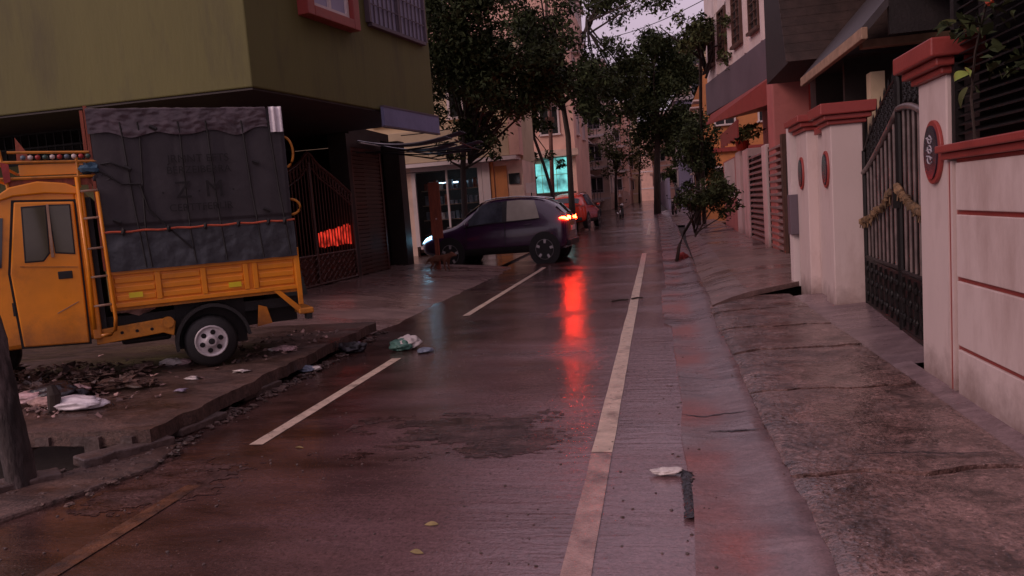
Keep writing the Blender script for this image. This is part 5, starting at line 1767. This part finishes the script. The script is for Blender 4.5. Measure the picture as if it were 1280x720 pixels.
# ------------------------------------------------------------------ shop house and others on the left, up the street
sh = thing('shop_house', 'cream shop house with a large dim shop window behind the purple hatchback', 'house', (-6, 27, 0))
MB().bx(-15, -8.75, 27.0, 27.3, 0, 3.9).build('end_wall', 'beige', sh)
MB().bx(-15, -4.6, 27.3, 30, 3.25, 7.4).build('upper_storey', 'cream', sh)
MB().bx(-15, -4.95, 26.55, 27.3, 3.42, 4.55).build('balcony', 'cream', sh, bevel=.02)
MB().bx(-15, -4.7, 26.45, 27.3, 3.27, 3.40).build('balcony_slab', 'white2', sh)
MB().bx(-5.95, -4.6, 27.0, 27.3, 0, 3.26).build('front_wall', 'beige', sh)
MB().bx(-4.8, -4.6, 27.3, 30, 0, 3.26).build('side_wall', 'beige', sh)
MB().bx(-15, -4.6, 29.8, 30, 0, 3.26).build('back_wall', 'dark', sh)
MB().bx(-6.08, -5.80, 26.9, 26.995, 0, 3.26).build('column', 'white2', sh)
MB().bx(-5.78, -5.66, 26.94, 26.995, 0, 3.26).build('stripe', 'orange', sh)
MB().bx(-5.62, -5.18, 26.97, 26.998, 0.0, 3.1).build('door', 'orange', sh, label='tall red-brown panelled door')
MB().bx(-5.12, -4.72, 26.95, 26.997, 2.42, 2.80).build('window', 'glass', sh, label='small dark ventilator window')
MB().bx(-4.94, -4.58, 26.5, 27.29, 3.42, 5.4).build('corner_panel', 'salmon', sh)
wn = MB().bx(-8.75, -6.1, 26.93, 27.05, 3.12, 3.26).bx(-8.75, -8.6, 26.93, 27.05, .4, 3.12).bx(-6.25, -6.1, 26.93, 27.05, .4, 3.12).bx(-8.6, -6.25, 26.94, 27.04, .3, .42).bx(-7.45, -7.38, 26.95, 27.03, .42, 3.12).build('window', 'white2', sh, label='large shop window with shelves of goods')
for x0, x1 in ((-8.6, -7.45), (-7.38, -6.25)):
    MB().bx(x0, x1, 26.99, 27.0, .42, 3.12).build('pane', mat('clear_shop_glass', (.9, .95, 1), .03, 0, 2, trans=1.0) if 'clear_shop_glass' not in bpy.data.materials else bpy.data.materials['clear_shop_glass'], wn)
for z in (.8, 1.35, 1.9, 2.45):
    MB().bx(-8.6, -6.2, 27.6, 28.0, z - .03, z).build('shelf', 'timber', sh)
    for k in range(12):
        x = -8.5 + .19 * k
        MB().bx(x, x + random.uniform(.1, .16), 27.65, 27.9, z, z + random.uniform(.12, .38)).build('goods_box', random.choice(['goods', 'bead_b', 'tarpblue', 'wood', 'white2', 'goods']), sh)
MB().bx(-8.5, -6.3, 28.5, 28.55, 2.7, 2.75).build('strip_lamp', mat('shop_strip_lamp', (.8, .9, 1), .4, 0, 2, emit=(.55, .8, 1.0), estr=5), sh)
MB().bx(-6.45, -6.38, 26.84, 26.92, 1.15, 1.30).build('small_lamp', mat('small_warm_lamp', (1, .6, .3), .4, 0, 2, emit=(1, .55, .22), estr=1.6), sh)
for z in (4.9,):
    for u in (-12.5, -9.6, -6.7):
        window(sh, 'S', u, 27.3, z + .1, 1.1, 1.4, 'white2', 'glass', True)
wb = MB().bx(-4.44, -4.10, 26.5, 26.53, 2.05, 2.40).build('board', 'white2')
ns = thing('notice_board', 'small white notice board on a thin pole at the corner of the shop house', 'sign', (-4.27, 26.52, 0.1))
wb.parent = ns
wb.location = -ns.location
MB().tube([(-4.27, 26.54, .1), (-4.27, 26.54, 2.05)], .025).build('pole', 'black', ns)

sr = thing('showroom', 'blue-lit glass fronted showroom beyond the shop house', 'building', (-8, 41, 0))
MB().bx(-16, -4.1, 41.2, 50, 0, 12.5).build('wall_core', 'salmon', sr)
MB().bx(-16, -3.9, 40.6, 41.3, 4.15, 4.5).build('canopy_slab', 'beige', sr)
for k, (x0, x1) in enumerate(((-6.75, -6.0), (-5.95, -5.2), (-5.15, -4.45))):
    for z0, z1 in ((2.3, 3.2), (3.24, 4.1 - (.25 if k == 0 else 0))):
        MB().bx(x0, x1, 41.10, 41.18, z0, z1).build('glass_panel', 'cyan', sr)
MB().bx(-7.2, -4.2, 41.14, 41.19, 0.2, 2.26).build('shop_front', 'dark', sr)
for k, z in enumerate((5.4, 8.2)):
    for u in (-13, -10.4, -7.8, -5.4):
        window(sr, 'S', u, 41.2, z, 1.1, 1.5, 'white2', 'glass', True)
    for y in (43, 46.4):
        window(sr, 'E', y, -4.1, z, 1.1, 1.5, 'white2', 'glass', True)


def flats(label, x0, x1, y0, y1, h, m, cols, rows, z0, dz, faces=('S',), wd=1.2, ht=1.5, balc=None, nm='apartment_building', band='white2'):
    b = thing(nm, label, 'building', ((x0 + x1) / 2, y0, 0))
    MB().bx(x0, x1, y0, y1, -.5, h).build('wall_core', m, b)
    MB().bx(x0 - .25, x1 + .25, y0 - .25, y1 + .25, h, h + .35).build('parapet', band, b)
    for r_ in range(rows):
        z = z0 + dz * r_
        if z + ht > h:
            break
        for f in faces:
            L0, L1 = (x0, x1) if f == 'S' else (y0, y1)
            for c in range(cols):
                u = L0 + (L1 - L0) * (c + .5) / cols
                window(b, f, u, {'S': y0, 'E': x1, 'W': x0}[f], z, wd, ht, 'white2', 'glass', True)
        MB().bx(x0 - .06, x1 + .06, y0 - .07, y0 - .005, z - .75, z - .55).build('floor_band', band, b)
        if balc:
            for bx0, bx1 in balc:
                bo = MB().bx(bx0, bx1, y0 - 1.1, y0 - .01, z - .9, z - .76).build('balcony', band, b)
                rl = MB().bx(bx0, bx1, y0 - 1.1, y0 - 1.05, z + .18, z + .24)
                for k in range(int((bx1 - bx0) / .3)):
                    rl.bx(bx0 + .3 * k, bx0 + .3 * k + .05, y0 - 1.1, y0 - 1.06, z - .75, z + .18)
                rl.build('railing', 'slate', bo)
    return b


flats('tall pale pink apartment block rising above the trees on the left', -24, -6.2, 62, 76, 24, 'salmon', 6, 7, 2.5, 3.1, ('S', 'E'), 1.5, 1.6, [(-12, -9), (-19, -16)])
flats('beige flats beside the pale olive tree on the left of the street', -12, -4.4, 76, 92, 15, 'beige', 3, 4, 2.6, 3.1, ('S', 'E'), 1.4, 1.5, [(-8, -5)])
flats('narrow salmon house with balconies at the left far end of the street', -9, -3.2, 96, 112, 12.5, 'salmon', 2, 4, 3.0, 3.0, ('S', 'E'), 1.4, 1.4, [(-6, -3.6)])
flats('cream house closing the left of the view at the street end', -8, -2.3, 116, 130, 16, 'cream', 2, 4, 3.2, 3.0, ('S', 'E'), 1.4, 1.4, nm='house')
flats('pale blue-grey house behind the big kerb tree', 1.9, 12, 62, 78, 9.0, 'blueish', 3, 3, 2.4, 2.8, ('S', 'W'), 1.3, 1.4, nm='house')
flats('salmon house with a flat roof at the right far end of the street', -6, 9, 140, 155, 15, 'salmon', 3, 4, 4.2, 3.0, ('S',), 1.8, 1.6, nm='house')
flats('cream and orange block seen through the right-hand tree crowns', 3.2, 16, 82, 98, 17, 'cream', 4, 5, 2.5, 3.1, ('S', 'W'), 1.4, 1.5, [(4, 7)], band='orange')
flats('salmon block high behind the big kerb tree', -.2, 4.0, 104, 118, 12.5, 'salmon', 2, 4, 3.5, 3.0, ('S', 'W'), 1.3, 1.4, nm='house')
bw = thing('boundary_wall', 'long low blue-grey wall running along the right kerb up the street', 'wall', (1.0, 90, 1))
MB().prism([(.95, 62, .5), (1.15, 62, .5), (.15, 138, 1.3), (-.1, 138, 1.3)], (0, 0, 2.6)).build('wall_core', 'blueish', bw)
MB().bx(-3.4, -3.2, 78, 95, .8, 2.6).build('compound_wall', 'salmon')
tag(bpy.data.objects['compound_wall.001'], 'low salmon wall before the beige flats at the left kerb', 'wall')
for z0, z1 in ((2.5, 4.3), (5, 7.4)):
    MB().bx(-8.0, -6.7, 75.85, 75.91, z0, z1).build('sky_sheet', 'skyglass', bpy.data.objects['apartment_building.001'])

# street lamp pole
pl = thing('street_lamp', 'tall red-brown lamp pole with a pale arm rising through the left tree crowns', 'street lamp', (-5.0, 38, .15))
MB().tube([(-5.12, 38, .15), (-4.95, 38, 5), (-4.70, 38, 11.6)], [.12, .10, .08], 10).build('pole', 'polemat', pl, smooth=True)
am = MB().tube([(-4.80, 38, 8.7), (-4.4, 38, 8.85), (-3.9, 38, 9.05)], .035).build('arm', 'white2', pl)
MB().prism([(-3.95, 37.9, 9.02), (-3.5, 37.92, 9.12), (-3.5, 38.08, 9.12), (-3.95, 38.1, 9.02)], (0, 0, .1)).build('lamp_head', 'white2', am)
MB().bx(-5.15, -4.7, 37.86, 37.9, 5.6, 5.9).build('clamp_plate', 'rust', pl)
# cables
for k, (a, b, sg) in enumerate((((-9, 26.3, 3.1), (-3.2, 30, 3.45), .1), ((-4.9, 38, 7.6), (-6.6, 19.8, 3.7), .5), ((-4.8, 38, 9.6), (2.9, 24, 7.8), .7), ((-4.75, 38, 10.3), (.4, 56, 9), .5), ((-4.8, 38, 10.6), (3.1, 21.4, 9.2), .6))):
    pts = [Vector(a).lerp(Vector(b), t) - Vector((0, 0, sg * 4 * t * (1 - t))) for t in np.linspace(0, 1, 14)]
    o = MB().tube(pts, .014, 5).build('overhead_cable', 'cable')
    tag(o, ['black cable strung across the front of the cream shop house', 'black cable from the lamp pole down to the green house', 'black cable from the lamp pole across the street to the white house',
            'black cable from the lamp pole to the big kerb tree', 'highest black cable, from the lamp pole to the white house top'][k], 'cable', 'overhead cables')

# ------------------------------------------------------------------ wooden post board, dog, motorbikes
pb = thing('post_board', 'red-brown wooden board on a thin post at the lane corner before the hatchback', 'sign post', (-5.45, 18.4, .13))
MB().bx(-5.56, -5.27, 18.38, 18.42, .93, 2.33).build('board', 'wood', pb, bevel=.006)
MB().bx(-5.52, -5.42, 18.425, 18.50, .12, 2.2).build('post', 'wood', pb)
MB().lathe([(.02, 0), (.02, .012)], (-5.40, 18.37, 1.42), (0, 1, 0), 8).build('bolt', 'chrome', pb)

# the small dog, one skinned surface
def dog(label, loc, rz, sc):
    vs = [(0, 0, .40), (.16, 0, .41), (.32, 0, .42), (.42, 0, .47), (.50, 0, .50), (.58, 0, .48), (.66, 0, .455),
          (-.14, 0, .42), (-.25, 0, .38), (-.36, 0, .30), (-.42, 0, .20)]
    es = [(0, 1), (1, 2), (2, 3), (3, 4), (4, 5), (5, 6), (0, 7), (7, 8), (8, 9), (9, 10)]
    rd = [.095, .10, .105, .075, .07, .05, .03, .09, .05, .022, .012]
    for sy in (-.07, .07):
        dx = .04 if sy > 0 else -.03
        b = len(vs)
        vs += [(.30 + dx, sy, .30), (.29 + dx, sy, .17), (.31 + dx, sy, .03), (.34 + dx, sy, .015)]
        rd += [.05, .03, .022, .024]
        es += [(2, b), (b, b + 1), (b + 1, b + 2), (b + 2, b + 3)]
        b = len(vs)
        vs += [(-.13 + dx, sy, .30), (-.08 + dx, sy, .22), (-.19 + dx, sy, .13), (-.16 + dx, sy, .03), (-.13 + dx, sy, .015)]
        rd += [.062, .042, .026, .02, .024]
        es += [(7, b), (b, b + 1), (b + 1, b + 2), (b + 2, b + 3), (b + 3, b + 4)]
        b = len(vs)
        vs += [(.49, sy * .65, .56), (.475, sy * .9, .585)]
        rd += [.022, .010]
        es += [(4, b), (b, b + 1)]
    me = bpy.data.meshes.new('dog')
    me.from_pydata(vs, es, [])
    o = bpy.data.objects.new('dog', me)
    COL.objects.link(o)
    md = o.modifiers.new('skin', 'SKIN')
    for i, r_ in enumerate(rd):
        me.skin_vertices[0].data[i].radius = (r_, r_)
    me.skin_vertices[0].data[0].use_root = True
    s2 = o.modifiers.new('sub', 'SUBSURF')
    s2.levels = s2.render_levels = 2
    me.materials.append(MT['dog'])
    o.location = loc
    o.rotation_euler = (0, 0, rz)
    o.scale = (sc, sc, sc)
    return tag(o, label, 'dog')


dog('small brown dog standing at the foot of the red-brown post board', (-5.42, 18.22, .125), R(-8), .80)


def motorbike(label, loc, rz, m):
    b = thing('motorbike', label, 'motorbike', loc, rz, 'motorbikes up the street')
    D = lambda nm, mb, mt, par=b, **k: mb.build(nm, mt, par, local=True, **k)
    for x in (-.62, .64):
        w_ = D('wheel', MB().lathe([(.22, -.04), (.29, -.045), (.31, 0), (.29, .045), (.22, .04)], (x, 0, .31), (0, 1, 0), 20), 'rubber', smooth=True)
        D('hub', MB().lathe([(.06, -.05), (.06, .05)], (x, 0, .31), (0, 1, 0), 10), 'silver', w_)
    D('frame', MB().tube([(-.62, .07, .31), (-.2, .07, .40), (.2, .05, .45), (.46, 0, .86)], .025).tube([(-.62, -.07, .31), (-.2, -.07, .40), (.2, -.05, .45)], .025).tube([(.64, .07, .31), (.50, .07, .85), (.44, .05, 1.0)], .022).tube([(.64, -.07, .31), (.50, -.07, .85), (.44, -.05, 1.0)], .022), 'black')
    D('engine', MB().blob((.05, 0, .42), .17, .2, 2, (1.2, .8, 1)), 'silver')
    D('tank', MB().blob((.2, 0, .82), .16, .0, 2, (1.5, .8, .75)), m, smooth=True)
    D('seat', MB().bx(-.66, .02, -.12, .12, .76, .86), 'rubber', bevel=.03)
    D('handlebar', MB().tube([(.36, -.36, 1.04), (.44, -.15, 1.02), (.44, .15, 1.02), (.36, .36, 1.04)], .015), 'black')
    D('headlamp', MB().blob((.56, 0, .90), .10, 0, 2, (.7, 1, 1)), 'chrome', smooth=True)
    D('mudguard', MB().tube([(.92, 0, .42), (.83, 0, .58), (.64, 0, .66), (.42, 0, .58)], .05), m)
    for sy in (-1, 1):
        D('mirror', MB().tube([(.40, sy * .3, 1.04), (.38, sy * .34, 1.2)], .008).blob((.38, sy * .36, 1.23), .055, 0, 1, (.3, 1, .8)), 'black')
    D('exhaust', MB().tube([(.1, -.14, .3), (-.3, -.16, .3), (-.8, -.16, .38)], [.025, .035, .045]), 'chrome')
    return b


m1 = motorbike('dark motorbike standing at the left kerb far up the street, facing the viewer', (-2.35, 52, gnd(52)), R(-80), 'black')
m2 = copy_tree(m1)
m2['label'] = 'second motorbike, parked before the beige flats left of the first one'
m2.location = (-4.4, 57, gnd(57) + .02)
m2.rotation_euler = (0, 0, R(-65))
m3 = copy_tree(m1)
m3['label'] = 'motorbike parked by the wall on the right of the straight kerb tree'
m3.location = (1.1, 49, gnd(49) + .1)
m3.rotation_euler = (0, 0, R(-100))

# ------------------------------------------------------------------ leaning trunk in the near left corner
tk = thing('bare_trunk', 'slim dark weathered tree trunk at the near left edge beside the drain', 'tree trunk', (-4.3, 3.95, -.3))
mb = MB()
path = [Vector((-3.98, 3.95, -.45)), Vector((-4.01, 3.95, .2)), Vector((-4.05, 3.95, .7)), Vector((-4.11, 3.96, 1.3)), Vector((-4.28, 3.98, 2.6))]
NS = 40
vs = []
for i in range(NS + 1):
    t = i / NS * (len(path) - 1)
    k = min(len(path) - 2, int(t))
    c = path[k].lerp(path[k + 1], t - k)
    r_ = .088 - .022 * i / NS
    for q in range(18):
        a = 2 * math.pi * q / 18
        rr = r_ * (1 + .20 * fbm(math.cos(a) * 1.3 + i * .05, math.sin(a) * 1.3 + i * .09, 1.6, 3) + .10 * fbm(q * .9, i * .35, 1, 7))
        vs.append((c.x + rr * math.cos(a), c.y + rr * math.sin(a), c.z))
mb.add(vs, [(i * 18 + q, i * 18 + (q + 1) % 18, (i + 1) * 18 + (q + 1) % 18, (i + 1) * 18 + q) for i in range(NS) for q in range(18)])
mb.build('trunk', 'barkgrey', tk, smooth=True)

# ------------------------------------------------------------------ bags, litter, leaves
def bag(label, x, y, z, r, sc, parts, name='plastic_bag'):
    o = thing(name, label, 'bag', (x, y, z), 0, 'plastic bags and wrappers lying about')
    for k, (m_, dx, dy, dz, s, part) in enumerate(parts):
        mb = MB()
        bm = bmesh.new()
        bmesh.ops.create_icosphere(bm, subdivisions=4, radius=1)
        vs = []
        for v in bm.verts:
            f = 1 + .38 * noise.noise(v.co * 1.9 + Vector((x + k, y, 0))) + .22 * abs(noise.noise(v.co * 5 + Vector((k, x, y)))) + .08 * noise.noise(v.co * 13)
            p = v.co * f * r * s
            vs.append((x + dx + p.x * sc[0], y + dy + p.y * sc[1], max(z + .002 + .002 * k, z + dz + r * s * sc[2] * .75 + p.z * sc[2])))
        mb.add(vs, [tuple(v.index for v in f.verts) for f in bm.faces])
        bm.free()
        mb.build(part, m_, o, smooth=True)
    return o


bag('white and green plastic bag lying on the end of the left road line', -2.90, 8.25, 0, .15, (1, .8, .55), [('bag_w', .02, .02, .03, .85, 'upper_part'), ('bag_g', -.06, -.03, 0, .85, 'lower_part')])
bag('black rubbish bag with white and lavender wrappers at the left road edge', -3.63, 8.25, 0, .15, (1.25, .8, .42), [('bag_k', .03, -.02, 0, 1, 'bag_body'), ('bag_l', .08, .04, .045, .5, 'wrapper'), ('bag_w', -.13, .0, .02, .48, 'white_wrapper')])
bag('flattened blue-grey bag to the right of the white and green bag', -2.62, 8.05, 0, .10, (.8, 1.0, .25), [('bag_b', 0, 0, 0, 1, 'bag_body')])
bag('small grey and white crumpled wrapper nearest the footpath edge', -3.62, 7.2, 0, .065, (1.4, .8, .5), [('bag_b', -.02, 0, 0, 1, 'bag_body'), ('bag_w', .06, .01, .01, .7, 'wrapper')])
bag('white torn wrapper on the right side of the road beside the gutter', -.02, 4.12, 0, .055, (1.4, .7, .35), [('bag_w', 0, 0, 0, 1, 'bag_body'), ('bag_k', .07, .0, .0, .5, 'dark_flap')])
bag('large pink-white plastic sheet crumpled on the footpath before the truck cab', -4.72, 5.28, .16, .17, (1.5, .7, .35), [('whitesheet', 0, 0, 0, .9, 'sheet'), ('bag_l', -.12, .1, 0, .6, 'fold')])

bag('heap of pinkish torn wrappers and dark bags by the drain, left of the pink-white sheet', -5.15, 5.55, .16, .17, (1.3, .8, .5), [('bag_k', 0, 0, 0, 1, 'bag_body'), ('pinkwrap', -.14, -.10, .02, .6, 'wrapper'), ('pinkwrap', .12, .10, .04, .5, 'wrapper'), ('litter', .02, -.16, 0, .5, 'scrap')])
bag('white crumpled bag in the rubbish under the middle of the truck', -5.05, 7.0, .16, .10, (1.5, .8, .5), [('bag_w', 0, 0, 0, .8, 'bag_body'), ('pinkwrap', .12, .02, 0, .6, 'wrapper')])
bag('pale torn bag in the rubbish behind the rear truck wheel', -4.05, 7.55, .16, .09, (1.8, .8, .45), [('pinkwrap', 0, 0, 0, .8, 'bag_body'), ('bag_w', -.13, .03, 0, .5, 'wrapper')])
# one scraps mesh for the nameless rubbish under the truck
mb = MB()
for k in range(900):
    u = random.random()
    if u < .62:
        x, y = random.gauss(-5.9, .55), random.gauss(6.3, .38)
    elif u < .8:
        x, y = random.uniform(-5.2, -3.9), random.uniform(6.9, 8.9)
    else:
        x, y = random.gauss(-5.0, .28), random.gauss(5.35, .28)
    if x > -3.72 or y < 4.75:
        continue
    pile = .16 * math.exp(-((x + 5.9) ** 2 + (y - 6.35) ** 2) / .35) * random.random()
    s = random.uniform(.008, .024) * (1.7 if random.random() < .08 else 1)
    M_ = Matrix.Translation((x, y, .165 + pile + s * .3)) @ Matrix.Rotation(random.uniform(0, 6), 4, 'Z') @ Matrix.Rotation(random.uniform(-.7, .7), 4, 'X')
    vs = [M_ @ Vector((a * s * random.uniform(.6, 1.5), b * s * random.uniform(.6, 1.4), random.uniform(-.3, .3) * s)) for a, b in ((-1, -1), (1, -1), (1.1, .9), (0, 1.3), (-1, .8))]
    mb.add(vs + [vs[0] + Vector((0, 0, .012))], [(0, 1, 2, 3, 4), (5, 1, 2), (5, 2, 3)])
o = mb.build('litter', 'litter', kind='stuff')
o['label'] = 'scraps of paper and plastic strewn under the truck'
o['category'] = 'litter'
mb = MB()
for k in range(26):
    x, y = random.gauss(-5.75, .5), random.gauss(6.25, .3)
    mb.blob((x, y, .18 + random.uniform(0, .05)), random.uniform(.04, .10), .9, 3, (1.4, 1, .5), k)
o = mb.build('rubbish_heap', 'path', kind='stuff')
o['label'] = 'dark wet heap of rubbish beneath the truck cab'
for k, (x, y, m_) in enumerate(((-4.3, 6.25, 'bag_w'), (-3.95, 6.5, 'bag_w'), (-4.1, 5.75, 'bag_l'), (-5.4, 5.9, 'bag_w'))):
    o = MB().blob((x, y, .175), .045, .7, 2, (1.5, .9, .3), k + 3).build('paper_scrap', m_, smooth=True)
    tag(o, ['white paper scrap on the footpath behind the rear truck wheel', 'white scrap close before the rear truck wheel', 'pink crumpled scrap in the middle of the muddy footpath slab', 'white scrap at the edge of the rubbish under the cab'][k], 'scrap', 'scraps on the footpath')
sk_ = MB().tube([(-4.86, 5.2, .16), (-4.84, 5.2, .30), (-4.87, 5.21, .37)], [.045, .05, .03], 8).build('wooden_stump', 'bark')
tag(sk_, 'short brown wooden stump standing in the litter before the cab', 'stump')
for k, (x, y) in enumerate(((-1.16, 3.42), (-1.14, 3.12), (-2.47, 4.66))):
    mb = MB()
    a = random.uniform(-.4, .4)
    mb.grid(lambda u, v: Vector((x + .036 * (u - .5) * 2 * math.cos(a), y + .036 * (u - .5) * 2 * math.sin(a) + .011 * (v - .5) * math.sin(math.pi * u) * 2, road_z(x, y) + .006 + .012 * math.sin(math.pi * u) * (v if k < 2 else .5))), 8, 3)
    tag(mb.build('fallen_leaf', 'dryleaf', solid=.002), ['curled yellow leaf on the wet road, farther of the near pair', 'flat yellow leaf nearest the viewer on the wet road', 'pale leaf lying beside the worn left road line'][k], 'leaf', 'fallen leaves on the road')
mb = MB()
for k in range(420):
    x, y = random.uniform(-3.7, .05), 2.6 + 8 * random.random() ** 1.6
    if random.random() < .25:
        x = random.choice([random.gauss(.08, .06), random.gauss(.62, .06), random.uniform(.7, 1.7)])
    z = road_z(x, y) if x < .1 else (gut_z(x, y) if x < .6 else .075)
    mb.blob((x, y, z + .003), random.uniform(.003, .009), .4, 1, (1.2, 1, .7), k)
o = mb.build('grit', 'stone', kind='stuff')
mb = MB()
for k in range(170):
    y = random.uniform(4.3, 9.6)
    x = -3.55 - 0.045 * (y - 4.6) + random.gauss(.07, .05)
    mb.blob((x, y, .0), random.uniform(.008, .028) * (1.8 if random.random() < .1 else 1), .5, 2, (1.4, 1, .55), k)
for k in range(90):
    x, y = random.uniform(-4.0, -3.3), random.uniform(3.6, 4.8)
    mb.blob((x, y, .015), random.uniform(.008, .024), .5, 2, (1.4, 1, .55), k)
o = mb.build('rubble', 'path', kind='stuff')
# patched strip and twigs at the right road edge
mb = MB()
mb.grid(lambda u, v: Vector((.055 + .07 * u + .015 * fbm(u, v * 5, 3, 1), 3.5 + .62 * v, .006 + .006 * math.sin(u * 3.1) * (1 + .5 * fbm(u * 4, v * 22, 1, 2)))), 8, 50)
tag(mb.build('tar_strip', 'bag_k'), 'short dark tar strip at the right edge of the road', 'tar strip')
for k, (a, b) in enumerate((((-.75, 11.5), (-.5, 11.65)), ((-.45, 11.7), (-.28, 11.78)))):
    tag(MB().tube([(a[0], a[1], .012), ((a[0] + b[0]) / 2, (a[1] + b[1]) / 2 + .02, .018), (b[0], b[1], .012)], .014, 5).build('twig', 'bark'), ['longer dark twig lying across the right road line', 'shorter twig right of the right road line'][k], 'twig', 'twigs on the road')
